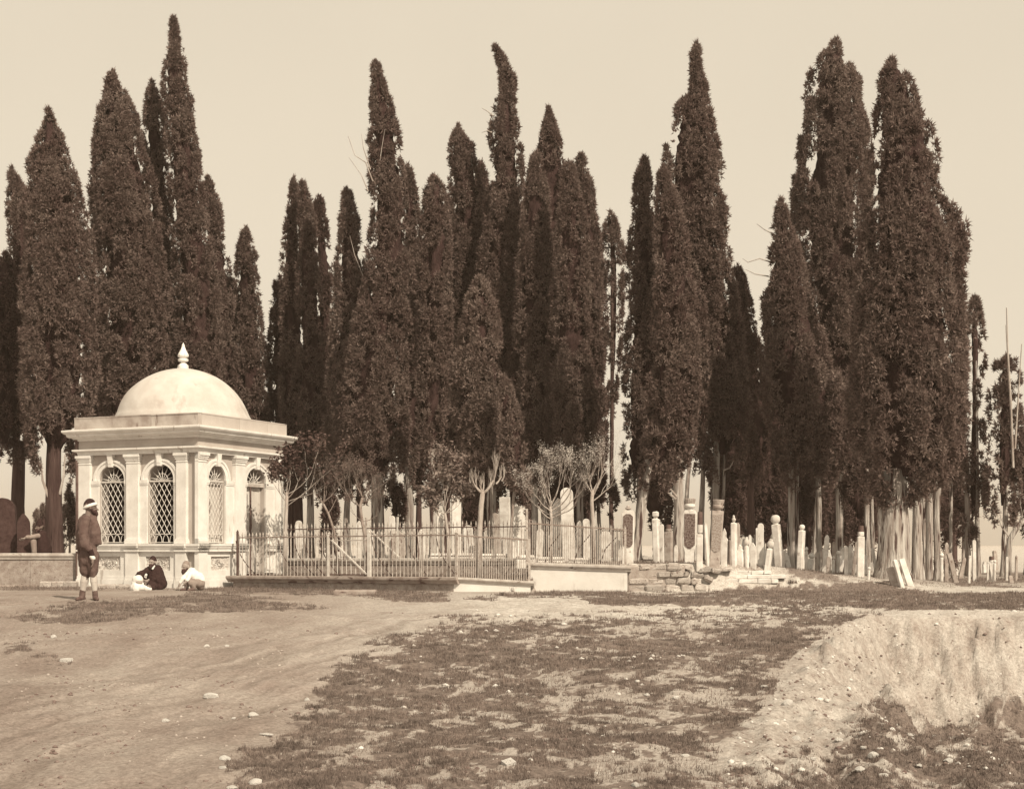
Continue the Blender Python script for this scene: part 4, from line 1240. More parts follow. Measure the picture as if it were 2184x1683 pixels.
def trunk_mb(pts, rs, n=14, ridge=.10, flare=0, seed=0):
    """pts world; ridged, slightly twisted bole"""
    r = random.Random(seed)
    P = []; 
    for i in range(len(pts) - 1):
        a = Vector(pts[i]); b = Vector(pts[i + 1]); m_ = max(1, int((b - a).length / .35))
        for q in range(m_): P.append((a.lerp(b, q / m_), rs[i] + (rs[i + 1] - rs[i]) * q / m_))
    P.append((Vector(pts[-1]), rs[-1]))
    ridges = [1 + ridge * r.uniform(-1, 1) for _ in range(n)]
    vs = []; z0 = P[0][0].z
    for j, (p, rr) in enumerate(P):
        fl = 1 + flare * math.exp(-(p.z - z0) / .22)
        wob = r.uniform(-.012, .012)
        for k in range(n):
            t = 2 * PI * k / n + p.z * .12
            q = rr * (ridges[k] ** (1 + .5 * (fl - 1))) * fl * (1 + r.uniform(-.04, .04))
            if fl > 1.15: q *= 1 + .22 * (fl - 1) * math.sin(k * 2.4 + seed)
            vs.append((p.x + wob + math.cos(t) * q, p.y + math.sin(t) * q, p.z))
    mb = MB(); fs = []
    for j in range(len(P) - 1):
        for k in range(n):
            fs.append((j * n + k, j * n + (k + 1) % n, (j + 1) * n + (k + 1) % n, (j + 1) * n + k))
    fs.append(tuple((len(P) - 1) * n + k for k in range(n)))
    mb.add(vs, fs)
    return mb
def tree(label, rows, Y, trunks, name='cypress_tree', cat='tree', group='cypresses of the graveyard', m='cypress', seed=None, bark='bark', stubs=(), **kw):
    """trunks: list of (x_base, y_base or None, width, x_top, y_top)"""
    global tri_count
    seed = seed if seed is not None else (abs(hash(label)) % 1 + len(label) * 7 + int(rows[0][1]) if rows else 5)
    xb = trunks[0][0] if trunks else (rows[-1][1] + rows[-1][2]) / 2
    X0 = wx(xb, Y); Z0 = hz(X0, Y)
    t = thing(name, label, cat, (X0, Y, Z0), 0, group)
    off = np.array([X0, Y, Z0])
    if rows:
        v, f, cv, cf = crown_mesh(rows, Y, seed, **kw)
        tri_count += len(f)
        link('crown', np_mesh('crown', v - off, f), M[m], t)
        if cv is not None: link('shade_core', np_mesh('shade_core', cv - off, cf), M['core_shade'], t)  # solid dark core, coloured as the shade deep in the crown
    for ti, tr in enumerate(trunks):
        x0, w0, x1, y1 = tr[:4]; fl = tr[4] if len(tr) > 4 else .35
        w1 = tr[5] if len(tr) > 5 else w0 * .6
        zg = hz(wx(x0, Y), Y)
        r0 = w0 / F * Y / 2; r1 = w1 / F * Y / 2
        a = Vector((wx(x0, Y), Y, zg - .15)); b = Vector((wx(x1, Y), Y + .0, wz(y1, Y)))
        mid = a.lerp(b, .5) + Vector((rnd.uniform(-.03, .03), 0, 0))
        mb = trunk_mb([tuple(a - Vector(off)), tuple(mid - Vector(off)), tuple(b - Vector(off))], [r0, (r0 + r1) / 2, r1], flare=fl, seed=seed + ti)
        mb.build('trunk', M[bark], t, smooth=True)
    for st in stubs:   # dead branches: list of pts in picture units
        pts = [(wx(x, Y) - X0, dy, wz(y, Y) - Z0) for x, y, dy in st[0]]
        rs = np.linspace(st[1], st[1] * .35, len(pts)) / F * Y / 2
        MB().tube(pts, list(rs), 6, wob=.1).build('branch', M['bark_pale'], t)
    return t

T = tree
# --- left group
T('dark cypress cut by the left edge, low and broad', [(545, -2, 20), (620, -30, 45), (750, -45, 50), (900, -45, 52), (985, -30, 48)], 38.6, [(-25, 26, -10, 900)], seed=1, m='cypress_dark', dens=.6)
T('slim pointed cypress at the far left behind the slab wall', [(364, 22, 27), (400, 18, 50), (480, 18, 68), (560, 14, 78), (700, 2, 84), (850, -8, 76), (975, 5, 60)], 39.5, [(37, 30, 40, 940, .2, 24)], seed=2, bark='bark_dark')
T('tall cypress forking above its trunk, left of the kiosk', [(243, 98, 106), (290, 88, 130), (345, 62, 148), (390, 57, 165), (450, 55, 182), (520, 58, 195), (650, 50, 205), (800, 52, 213), (900, 60, 190), (985, 72, 160), (1010, 85, 150)], 36.5, [(118, 40, 117, 860, .25, 26)], seed=3, bark='bark_dark',
  stubs=[([(106, 1060, -.1), (94, 1025, -.12), (90, 975, -.12)], 7), ([(130, 1055, -.1), (139, 1015, -.12), (142, 970, -.12)], 7)])
T('massive blunt cypress rising behind the dome', [(158, 236, 243), (172, 226, 250), (200, 222, 268), (250, 214, 290), (320, 205, 300), (400, 200, 328), (500, 205, 345), (700, 205, 362), (870, 215, 372), (980, 235, 350), (1060, 260, 330)], 40, [(292, 44, 292, 900)], seed=4)
T('narrow cypress top between the blunt one and the tallest spire', [(180, 320, 329), (230, 306, 345), (300, 308, 350), (420, 315, 362), (600, 325, 380), (850, 330, 390), (1000, 345, 385)], 41.8, [(362, 26, 358, 800)], seed=5, holes=.33)
T('tallest cypress with a thin ragged spire above the dome', [(40, 368, 371), (75, 364, 378), (110, 357, 393), (170, 348, 399), (240, 350, 411), (300, 358, 420), (400, 362, 434), (550, 370, 455), (700, 375, 470), (870, 380, 475), (1010, 395, 465)], 40.6, [(426, 40, 415, 800)], seed=6, holes=.30)
T('round-shouldered cypress right of the tallest spire', [(385, 438, 447), (450, 432, 470), (560, 434, 487), (700, 440, 500), (900, 440, 515), (1010, 450, 505)], 42.5, [(480, 30, 470, 800)], seed=7)
T('short cypress wedged low behind the kiosk roof', [(598, 486, 498), (660, 478, 512), (800, 470, 528), (1000, 480, 525)], 43.5, [(500, 26, 500, 900)], seed=8)
T('small regular cypress standing right of the dome group', [(492, 519, 529), (540, 508, 545), (620, 503, 552), (700, 500, 559), (800, 496, 570), (880, 495, 576), (980, 500, 577), (1060, 515, 570)], 43.0, [(540, 26, 536, 1000)], seed=9)
# --- middle left
T('low dark cypress at the left of the twin slim tops', [(597, 588, 602), (680, 577, 625), (760, 573, 640), (850, 574, 648), (960, 580, 650), (1060, 595, 645)], 43.5, [(628, 24, 620, 1000, .3)], seed=10, m='cypress_dark', bark='bark_dark')
T('left one of the twin slim cypress tops', [(391, 623, 631), (450, 613, 638), (520, 604, 641), (600, 601, 646), (750, 600, 652), (950, 602, 658), (1040, 612, 650)], 42.2, [(641, 24, 630, 950)], seed=11, bark='bark_dark')
T('right one of the twin slim cypress tops', [(389, 642, 650), (430, 641, 661), (500, 640, 675), (600, 636, 681), (750, 632, 690), (960, 632, 698), (1040, 645, 690)], 41.5, [(661, 19, 660, 1000)], seed=12, holes=.27)
T('dark slim cypress just right of the twin tops', [(423, 675, 684), (480, 671, 695), (560, 672, 707), (640, 673, 713), (800, 670, 716), (960, 675, 712), (1050, 680, 710)], 43.8, [(700, 22, 694, 1000)], seed=13, m='cypress_dark', bark='bark_dark')
T('paler cypress with a feathery top left of the ragged giant', [(410, 736, 744), (450, 729, 758), (520, 723, 773), (620, 717, 788), (750, 704, 800), (900, 696, 790), (1000, 702, 775), (1060, 715, 768)], 39.0, [(742, 17, 742, 1000, .3)], seed=14, m='cypress_light',
  stubs=[([(800, 660, -1.0), (785, 610, -1.0), (765, 560, -1.0), (755, 520, -1.0)], 2), ([(798, 640, -1.0), (796, 590, -1.0), (780, 560, -1.0)], 2.5)])
T('ragged giant cypress with a thin see-through top and bare twigs', [(138, 796, 806), (200, 793, 824), (250, 793, 842), (300, 786, 852), (340, 789, 852), (400, 788, 872), (480, 786, 874), (600, 778, 882), (750, 742, 868), (900, 722, 868), (980, 730, 866), (1045, 762, 850), (1070, 780, 835)], 38, [(805, 28, 806, 800, .3, 20)], seed=15, holes=.36,
  stubs=[([(815, 400, -.4), (812, 360, -.4), (818, 320, -.4), (824, 285, -.4)], 2), ([(800, 400, -.6), (785, 360, -.6), (762, 345, -.6), (748, 305, -.6)], 3), ([(795, 375, -.6), (780, 330, -.6), (776, 300, -.6)], 2.5), ([(790, 420, -.6), (775, 385, -.6), (750, 350, -.6)], 2.5)])
T('dark shoulder cypress close right of the ragged giant', [(362, 864, 876), (400, 858, 884), (450, 856, 892), (600, 852, 898), (800, 852, 900), (950, 845, 892), (1040, 858, 880)], 40.5, [(872, 24, 872, 950)], seed=16, holes=.27)
# --- centre
T('broad textured cypress left in the central cluster', [(378, 921, 930), (400, 908, 945), (430, 902, 952), (520, 892, 962), (650, 886, 962), (800, 882, 955), (930, 884, 945), (1010, 896, 938)], 38.2, [(923, 16, 922, 960, .3)], seed=17)
T('cypress with a double tip left of the leaning spire', [(279, 971, 981), (310, 959, 1006), (360, 955, 1016), (420, 957, 1032), (600, 950, 1042), (800, 945, 1040), (960, 952, 1030), (1060, 965, 1020)], 41.0, [(976, 19, 985, 900)], seed=18)
T('crooked leaning spire, the tallest of the central cluster', [(101, 1052, 1058), (130, 1063, 1077), (170, 1069, 1097), (220, 1057, 1098), (260, 1049, 1108), (320, 1046, 1114), (370, 1043, 1119), (420, 1040, 1116), (500, 1032, 1110), (600, 1012, 1105), (750, 1000, 1095), (900, 1005, 1085), (1040, 1020, 1075)], 40.0, [(1046, 19, 1060, 900, .3)], seed=19, holes=.25,
  stubs=[([(1052, 255, -.3), (1040, 245, -.3), (1028, 238, -.3)], 3), ([(1050, 290, -.3), (1040, 286, -.3), (1028, 290, -.3)], 3)])
T('bright bushy cypress standing forward in the central cluster', [(600, 1010, 1032), (650, 993, 1055), (710, 980, 1066), (760, 968, 1074), (870, 962, 1070), (960, 972, 1062), (1000, 990, 1045)], 34.5, [(1047, 16, 1046, 960, .4), ], seed=20, m='cypress_light', dens=1.1)
T('small drooping cypress leaning to the right before the dark crowns', [(801, 1068, 1076), (850, 1066, 1094), (900, 1066, 1110), (960, 1068, 1122), (1020, 1080, 1130), (1060, 1088, 1132), (1084, 1098, 1124)], 33.4, [(1084, 9, 1100, 1000, .2)], seed=21, m='cypress_light', core=.6)
T('conical cypress with a fine tip right of the leaning spire', [(236, 1166, 1172), (270, 1159, 1184), (330, 1151, 1199), (380, 1135, 1212), (500, 1112, 1200), (700, 1102, 1190), (900, 1108, 1185), (1020, 1125, 1175)], 40.4, [(1160, 15, 1160, 900, .3)], seed=22)
T('short rounded cypress tip between leaning spire and conical one', [(331, 1138, 1147), (400, 1123, 1163), (520, 1108, 1178), (700, 1100, 1178), (950, 1108, 1172), (1040, 1125, 1160)], 38.8, [(1142, 18, 1140, 980)], seed=23)
T('bulging cypress with a low tip right of the conical one', [(347, 1208, 1217), (400, 1196, 1234), (500, 1190, 1250), (700, 1182, 1258), (900, 1180, 1270), (990, 1190, 1262), (1050, 1205, 1250)], 37.6, [(1239, 17, 1238, 940, .3)], seed=24)
T('narrow-tipped cypress on the right side of the central cluster', [(331, 1233, 1242), (370, 1232, 1254), (430, 1232, 1267), (500, 1236, 1275), (650, 1232, 1283), (900, 1225, 1288), (1000, 1235, 1278), (1060, 1245, 1270)], 40.8, [(1263, 12, 1262, 900)], seed=25)
T('sparse see-through cypress between the two clusters', [(458, 1293, 1306), (500, 1288, 1321), (560, 1285, 1332), (650, 1290, 1330), (750, 1296, 1325), (820, 1300, 1316), (870, 1300, 1312)], 45, [(1303, 10, 1306, 600)], seed=26, holes=.40, core=.25, bark='bark_dark')
# --- right centre
T('cypress with a thin bent tip at the left of the right cluster', [(341, 1371, 1378), (380, 1359, 1384), (450, 1351, 1395), (500, 1344, 1402), (600, 1341, 1412), (750, 1336, 1420), (850, 1331, 1422), (950, 1333, 1408), (1020, 1330, 1380), (1060, 1336, 1360)], 37.5, [(1360, 16, 1366, 980)], seed=27)
T('wind-blown cypress in front with white-lit leaning trunk', [(370, 1409, 1420), (420, 1401, 1440), (500, 1399, 1462), (650, 1396, 1480), (800, 1388, 1490), (900, 1378, 1486), (970, 1370, 1470), (1030, 1360, 1440), (1055, 1372, 1410)], 33.5, [(1351, 21, 1385, 980, .15, 18)], seed=28)
T('twisted pale trunk carrying a dense low crown behind the dark inscribed tomb', [(500, 1428, 1450), (620, 1420, 1500), (760, 1415, 1510), (880, 1415, 1505), (960, 1425, 1490), (1010, 1430, 1475)], 34.6, [(1447, 24, 1446, 960, .35, 20), (1455, 12, 1470, 990, 0, 8)], seed=29,
  stubs=[([(1440, 1065, -.12), (1424, 1052, -.14), (1419, 1030, -.14)], 6), ([(1442, 1060, -.12), (1430, 1045, -.14), (1416, 1042, -.14)], 5)])
T('tall cypress with a knobbly finger-like spire', [(102, 1479, 1488), (150, 1474, 1494), (200, 1477, 1507), (226, 1442, 1512), (250, 1438, 1514), (300, 1425, 1526), (350, 1416, 1537), (400, 1419, 1531), (460, 1421, 1546), (540, 1427, 1545), (600, 1450, 1558), (700, 1468, 1578), (800, 1474, 1588), (880, 1482, 1596), (960, 1492, 1588), (1010, 1500, 1562)], 36, [(1523, 20, 1530, 900, .3, 15), (1495, 15, 1500, 980, .3), (1534, 10, 1546, 970, 0, 6)], seed=30,
  stubs=[([(1540, 1004, -.3), (1552, 1000, -.3), (1560, 985, -.3)], 4)])
T('dark narrow cypress in the gap left of the scraggy one', [(572, 1566, 1578), (620, 1563, 1598), (750, 1566, 1622), (900, 1580, 1640), (1040, 1592, 1640)], 45, [(1602, 18, 1600, 900)], seed=31, m='cypress_dark', bark='bark_dark')
T('scraggy cypress with side branches sticking out against the sky', [(434, 1662, 1672), (480, 1652, 1683), (520, 1642, 1698), (600, 1632, 1720), (700, 1622, 1745), (800, 1612, 1780), (900, 1640, 1812), (960, 1650, 1810), (1030, 1680, 1772)], 34.5, [(1689, 19, 1686, 900, .3, 12), (1749, 12, 1746, 1000, .5, 11), (1700, 8, 1702, 950, 0, 5)], seed=32,
  stubs=[([(1650, 500, 0), (1630, 490, 0), (1614, 478, 0)], 3), ([(1645, 560, 0), (1620, 552, 0), (1595, 560, 0), (1584, 552, 0)], 3), ([(1640, 590, 0), (1610, 585, 0), (1590, 575, 0)], 3)])
for i, (x0, y0, x1, y1) in enumerate(()): pass
T('great oval cypress full of small gaps of sky', [(91, 1776, 1791), (110, 1758, 1803), (145, 1733, 1811), (170, 1729, 1831), (200, 1720, 1831), (260, 1718, 1841), (310, 1712, 1854), (360, 1706, 1857), (400, 1692, 1852), (450, 1687, 1856), (520, 1691, 1858), (600, 1706, 1856), (700, 1722, 1852), (800, 1735, 1850), (900, 1740, 1850), (1000, 1760, 1840)], 41, [(1736, 12, 1765, 700, .3, 8), (1790, 16, 1790, 500, .3, 8)], seed=33, holes=.31, core=.55, lump=.3)
T('huge broad cypress on a stout ridged trunk at the right', [(130, 1899, 1907), (155, 1881, 1930), (200, 1876, 1950), (255, 1868, 1958), (280, 1866, 1985), (330, 1864, 2001), (400, 1852, 1990), (460, 1850, 2028), (520, 1842, 2053), (600, 1832, 2046), (700, 1827, 2050), (800, 1822, 2052), (900, 1817, 2050), (980, 1828, 2040), (1030, 1850, 2000), (1066, 1872, 1940)], 30.4, [(1903, 64, 1906, 1000, .45, 46), (1932, 20, 1925, 1000, .3, 14), (1880, 12, 1876, 1040, .3, 9)], seed=34, dens=1.05, lump=.35)
T('mixed dark foliage between the oval cypress and the huge one', [(820, 1795, 1812), (880, 1780, 1840), (960, 1775, 1860), (1040, 1790, 1858), (1080, 1805, 1850)], 36.5, [(1851, 15, 1848, 1000, .3), (1861, 9, 1858, 1000)], seed=35)
T('thin cypress with a long bare white pole of a trunk', [(632, 2077, 2085), (680, 2063, 2091), (720, 2056, 2103), (800, 2061, 2098), (900, 2058, 2100), (1000, 2052, 2102), (1090, 2050, 2105), (1150, 2052, 2075)], 37, [(2086, 11, 2080, 770, .4, 6), (2065, 13, 2063, 1000, .4, 9)], seed=36, holes=.42, core=.3)
T('bare-topped cypress with pale leader near the right edge', [(770, 2122, 2168), (850, 2112, 2180), (950, 2108, 2180), (1050, 2106, 2175), (1120, 2112, 2160)], 36, [(2140, 14, 2146, 1000, .4, 8)], seed=37, holes=.40, core=.3,
  stubs=[([(2146, 1000, -.5), (2141, 860, -.5), (2134, 740, -.5), (2132, 664, -.5)], 6), ([(2150, 960, -.5), (2156, 860, -.5), (2164, 740, -.5)], 5), ([(2142, 900, -.5), (2136, 800, -.5), (2130, 700, -.5)], 3)])
T('shrubby dark tree cut by the right edge', [(900, 2170, 2230), (980, 2160, 2240), (1080, 2165, 2240), (1130, 2178, 2235)], 38, [(2190, 14, 2195, 1000)], seed=38, holes=.3, name='bushy_tree', m='cypress_dark')
T('low leafy mass hanging between the two pale poles at the right', [(1040, 2045, 2060), (1090, 2035, 2075), (1140, 2040, 2072), (1172, 2045, 2066)], 42, [(2054, 8, 2054, 1100)], seed=39, name='bushy_tree', m='cypress_dark')
T('low spreading dark tree just behind the right end of the upper railing', [(985, 1245, 1290), (1030, 1238, 1312), (1070, 1245, 1316), (1095, 1270, 1305)], 39, [(1281, 12, 1276, 1050, .3)], seed=40, name='bushy_tree', m='cypress_dark', holes=.3)
T('small cypress bush beside the thick pale trunk behind the railing', [(1030, 830, 850), (1060, 822, 868), (1100, 824, 862), (1140, 834, 852)], 38.5, [(845, 12, 845, 1100)], seed=41, name='bushy_tree', m='cypress_dark')
T('dark leaning cone of foliage behind the bare spreading tree', [(1062, 700, 712), (1100, 690, 722), (1150, 685, 728), (1178, 685, 724)], 37, [(705, 14, 705, 1120)], seed=42, name='bushy_tree', m='cypress_dark')
# trunks standing in the rows between the big crowns (their tops are lost in the foliage)
EXTRA = [('stout pale trunk just right of the huge one', 1955, 24, 1956, 960, 31.8, 'bark'), ('slimmer pale trunk two along from the huge one', 1982, 16, 1984, 960, 34, 'bark'),
         ('paired pale trunk beside the small shrub', 1998, 15, 2004, 950, 33.2, 'bark'), ('pale trunk in light before the gap at the right', 2026, 8, 2028, 980, 38, 'bark'),
         ('pale trunk hidden in shade behind the huge tree', 1972, 8, 1970, 1000, 36, 'bark')]
for lab, xb, wd, xt, yt, Y, bk in EXTRA:
    T(lab, [(yt - 90, xt - 12, xt + 12), (yt - 40, xt - 26, xt + 26), (yt + 40, xt - 28, xt + 28), (yt + 90, xt - 14, xt + 16)], Y, [(xb, wd, xt, yt, .35, wd * .8)], seed=50 + xb % 37, core=.5, holes=.3)
# dark wood closing the view behind
k = 0
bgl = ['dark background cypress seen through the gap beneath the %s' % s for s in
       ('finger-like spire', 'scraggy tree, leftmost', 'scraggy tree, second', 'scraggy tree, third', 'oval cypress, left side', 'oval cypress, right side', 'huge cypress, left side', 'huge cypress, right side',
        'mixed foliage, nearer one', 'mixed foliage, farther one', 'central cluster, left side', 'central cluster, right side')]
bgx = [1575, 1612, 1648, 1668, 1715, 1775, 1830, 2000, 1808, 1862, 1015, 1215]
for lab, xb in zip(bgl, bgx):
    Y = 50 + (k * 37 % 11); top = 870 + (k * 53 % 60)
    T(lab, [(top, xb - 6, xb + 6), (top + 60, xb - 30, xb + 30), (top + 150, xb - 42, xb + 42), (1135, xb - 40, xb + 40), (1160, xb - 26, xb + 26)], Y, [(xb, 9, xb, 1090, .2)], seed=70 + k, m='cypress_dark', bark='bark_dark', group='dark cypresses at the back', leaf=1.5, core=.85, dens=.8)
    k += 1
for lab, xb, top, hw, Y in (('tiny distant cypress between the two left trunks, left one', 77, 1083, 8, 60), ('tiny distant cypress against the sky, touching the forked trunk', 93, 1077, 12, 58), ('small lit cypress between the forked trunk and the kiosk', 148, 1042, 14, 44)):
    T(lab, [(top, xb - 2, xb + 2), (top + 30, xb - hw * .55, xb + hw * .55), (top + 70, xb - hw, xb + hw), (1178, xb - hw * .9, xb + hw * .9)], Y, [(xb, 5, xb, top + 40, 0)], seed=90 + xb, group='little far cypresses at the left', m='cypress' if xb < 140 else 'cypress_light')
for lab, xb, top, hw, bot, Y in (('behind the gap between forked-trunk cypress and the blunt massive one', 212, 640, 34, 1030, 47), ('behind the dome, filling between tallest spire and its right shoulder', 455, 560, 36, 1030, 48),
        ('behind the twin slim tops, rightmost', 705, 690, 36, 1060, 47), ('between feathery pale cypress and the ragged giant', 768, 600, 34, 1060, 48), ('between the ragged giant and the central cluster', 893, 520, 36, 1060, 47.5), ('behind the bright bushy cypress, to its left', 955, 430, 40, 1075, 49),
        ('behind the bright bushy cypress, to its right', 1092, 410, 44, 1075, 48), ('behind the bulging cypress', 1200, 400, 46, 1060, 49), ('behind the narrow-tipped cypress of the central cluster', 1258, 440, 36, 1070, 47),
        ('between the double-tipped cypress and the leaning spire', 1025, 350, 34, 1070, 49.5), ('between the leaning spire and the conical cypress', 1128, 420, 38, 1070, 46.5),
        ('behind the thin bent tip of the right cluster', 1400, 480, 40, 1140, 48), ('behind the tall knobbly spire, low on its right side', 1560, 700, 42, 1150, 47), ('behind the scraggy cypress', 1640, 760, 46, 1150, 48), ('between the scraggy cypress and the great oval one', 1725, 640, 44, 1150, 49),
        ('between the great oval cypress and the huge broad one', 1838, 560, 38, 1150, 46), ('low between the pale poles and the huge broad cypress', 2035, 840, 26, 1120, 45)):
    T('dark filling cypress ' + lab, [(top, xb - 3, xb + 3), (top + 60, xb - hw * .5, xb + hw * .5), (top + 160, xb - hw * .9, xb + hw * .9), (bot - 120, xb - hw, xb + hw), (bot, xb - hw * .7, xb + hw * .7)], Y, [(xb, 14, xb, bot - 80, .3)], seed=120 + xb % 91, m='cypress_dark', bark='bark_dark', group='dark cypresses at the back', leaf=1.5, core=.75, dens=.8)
# long bare side branches of the scraggy tree carry little tufts
print('crown tris', tri_count)

# ------------------------------------------------------------------ bare and leafy small trees
def grow(mb, p, d, L_, r, depth, rg, spread=.5, up=.25, tips=None, curl=.25, kids=(2, 3)):
    n = 4; pts = [p]; rs = [r]; dd = d.copy()
    for i in range(n):
        dd = (dd + Vector((rg.uniform(-curl, curl), rg.uniform(-curl, curl), rg.uniform(-curl * .5, curl) + up * .25))).normalized()
        pts.append(pts[-1] + dd * L_ / n); rs.append(r * (1 - .42 * (i + 1) / n))
    mb.tube(pts, rs, 6 if r > .02 else 4, cap=False)
    if depth == 0:
        if tips is not None: tips.append((pts[-1], dd)); tips.append((pts[-2], dd)); tips.append((pts[-3], dd))
        return
    for i in range(rg.randint(*kids)):
        q = rg.choice((2, 3, 4, 4))
        nd = (dd + Vector((rg.uniform(-1, 1), rg.uniform(-1, 1) * .8, rg.uniform(-.3, .9) + up)) * spread * 1.3).normalized()
        grow(mb, pts[q], nd, L_ * rg.uniform(.6, .85), rs[q] * .62, depth - 1, rg, spread, up, tips, curl, kids)
def leaves_mesh(tips, rg, size, per, sd, ratio=.55):
    V = []
    for p, d in tips:
        for _ in range(per):
            c = p + Vector((rg.gauss(0, sd), rg.gauss(0, sd), rg.gauss(0, sd)))
            a = Vector((rg.gauss(0, 1), rg.gauss(0, 1), rg.gauss(-.2, .6))).normalized(); b = a.cross(Vector((rg.gauss(0, 1), rg.gauss(0, 1), rg.gauss(0, 1)))).normalized()
            s = size * rg.uniform(.6, 1.3)
            V += [c - a * s * .5, c + b * s * ratio * .5 - a * s * .05, c + a * s * .5, c - b * s * ratio * .5 - a * s * .05]
    return np_mesh('leaves', np.array([v[:] for v in V]), np.arange(len(V)).reshape(-1, 4))
def small_tree(label, name, Y, base_x, trunk_pts, w0, boughs, depth, seed, leaf=None, bark='bark_pale', cat='tree', spread=.5, up=.25, Lb=.5, kids=(2, 3), curl=.25, ybase=None, group=None):
    rg = random.Random(seed)
    X0 = wx(base_x, Y); Z0 = hz(X0, Y)
    t = thing(name, label, cat, (X0, Y, Z0), 0, group)
    P = [Vector((0, 0, -.1))] + [Vector((wx(x, Y) - X0, dy, wz(y, Y) - Z0)) for x, y, dy in trunk_pts]
    r0 = w0 / F * Y / 2
    MB().tube(P, list(np.linspace(r0, r0 * .7, len(P))), 10, wob=.05).build('trunk', M[bark], t, smooth=True)
    mb = MB(); tips = []
    for (x, y, dx, dzv, L_, rr) in boughs:
        p = Vector((wx(x, Y) - X0, 0, wz(y, Y) - Z0))
        grow(mb, p, Vector((dx, rg.uniform(-.5, .3), dzv)).normalized(), L_, rr * .52 / F * Y / 2, depth, rg, spread, up, tips, curl, kids)
    mb.build('branches', M[bark], t)
    if leaf:
        size, per, sd, m = leaf
        link('leaves', leaves_mesh(tips, rg, size, per, sd), M[m], t, kind='stuff')
    return t
small_tree('broad-leaved sapling on a thin pale stem in front of the kiosk door', 'broadleaf_sapling', 31.3, 607, [(608, 1150, 0), (611, 1080, 0), (612, 1050, 0)], 9,
           [(612, 1072, -.8, .9, .42, 5), (612, 1065, .7, .5, .5, 5), (612, 1055, -.1, 1, .5, 5), (612, 1070, 1, .15, .62, 4), (612, 1065, .4, 1, .5, 4), (612, 1055, 1.0, .7, .75, 4), (612, 1060, -.5, 1, .45, 4), (612, 1080, 1, .35, .85, 4)], 2, 3, (.095, 9, .075, 'broad'), up=.2, spread=.55)
small_tree('rounder broad-leaved sapling on a forked pale stem mid railing', 'broadleaf_sapling', 29.6, 957, [(956, 1150, 0), (951, 1110, 0), (949, 1095, 0)], 8,
           [(949, 1098, -.9, .5, .38, 5), (949, 1096, .7, .7, .38, 5), (949, 1090, 0, 1, .52, 5), (953, 1112, -.9, .5, .40, 5), (949, 1095, 1, .25, .36, 4), (949, 1090, -.15, 1, .62, 4), (949, 1092, .35, 1, .50, 4), (949, 1095, -.5, 1, .45, 4)], 2, 12, (.085, 18, .065, 'broad_light'), up=.3, spread=.5)
small_tree('bare spreading little tree on a slanting pale stem', 'bare_tree', 31.5, 725, [(712, 1130, 0), (700, 1095, 0), (690, 1075, 0)], 6,
           [(690, 1075, -.9, .5, .4, 5), (690, 1072, .7, .8, .45, 5), (690, 1070, .1, 1, .4, 5), (700, 1095, .5, .8, .45, 3), (690, 1072, .9, .3, .5, 4), (692, 1080, -.6, .9, .35, 4), (690, 1075, .4, 1, .5, 3)], 4, 5, (.026, 1, .04, 'fine_leaf'), spread=.6, up=.15, bark='bark_mid')
small_tree('bent twiggy little tree with fine buds by the gate', 'bare_tree', 29.9, 781, [(778, 1140, 0), (771, 1105, 0), (768, 1080, 0), (773, 1062, 0)], 8,
           [(773, 1062, -.6, .8, .36, 5), (773, 1062, .6, .8, .36, 5), (768, 1080, -1, .4, .45, 5), (771, 1072, 1, .1, .36, 4), (773, 1062, 0, 1, .34, 4), (775, 1112, 1, .2, .32, 3), (774, 1112, -.9, .3, .28, 3), (770, 1085, -.8, .9, .42, 4), (773, 1065, .9, .5, .4, 4)], 4, 8, (.026, 2, .035, 'fine_leaf'), spread=.6, up=.15, bark='bark_mid')
small_tree('pollarded pale tree with upright candelabra shoots', 'pollard_tree', 29.4, 1022, [(1022, 1150, 0), (1026, 1080, 0), (1030, 1048, 0)], 14,
           [(1030, 1052, -1, .35, 0.24, 13), (1030, 1052, 1, .35, 0.36, 14), (1030, 1050, -.5, .9, 0.17, 8), (1042, 1042, .5, .9, 0.16, 8), (1012, 1040, -.7, .7, 0.13, 7), (1030, 1050, .05, 1, 0.17, 8), (1058, 1032, .9, .5, 0.19, 8), (1016, 1036, -.2, 1, 0.14, 7), (1052, 1034, .3, 1, 0.14, 7), (1070, 1026, .6, .9, 0.14, 7), (1003, 1030, -.5, .9, 0.12, 6)], 3, 21, None, spread=.40, up=.75, kids=(3, 4), curl=.16)
small_tree('wide white-branched budding shrub behind the upper railing', 'flowering_shrub', 30.4, 1176, [(1175, 1150, 0), (1176, 1110, 0), (1174, 1080, 0)], 8,
           [(1176, 1092, -.9, .75, .46, 7), (1176, 1090, 1, .6, .58, 7), (1174, 1080, -.45, 1, .5, 7), (1174, 1080, .35, 1, .5, 7), (1176, 1108, -1, .25, .48, 6), (1176, 1105, 1, .35, .55, 6), (1174, 1085, .8, 1, .62, 6), (1174, 1085, -.8, .9, .5, 6), (1176, 1100, -1, .55, .5, 5), (1176, 1100, 1, .75, .7, 5), (1175, 1085, 0, 1, .5, 5)], 4, 31, (.024, 3, .03, 'budding'), spread=.5, up=.12)
small_tree('slender many-stemmed bare tree near the right end of the railing', 'bare_tree', 30.6, 1268, [(1265, 1120, 0), (1262, 1070, 0), (1264, 1045, 0)], 10,
           [(1264, 1050, -.3, 1, .4, 6), (1264, 1050, .6, 1, .5, 6), (1264, 1052, .9, .8, .55, 6), (1264, 1055, -.7, .8, .34, 5), (1263, 1070, 1, .6, .5, 5), (1264, 1060, .7, .9, .5, 5)], 4, 41, (.022, 2, .03, 'budding'), spread=.42, up=.3)
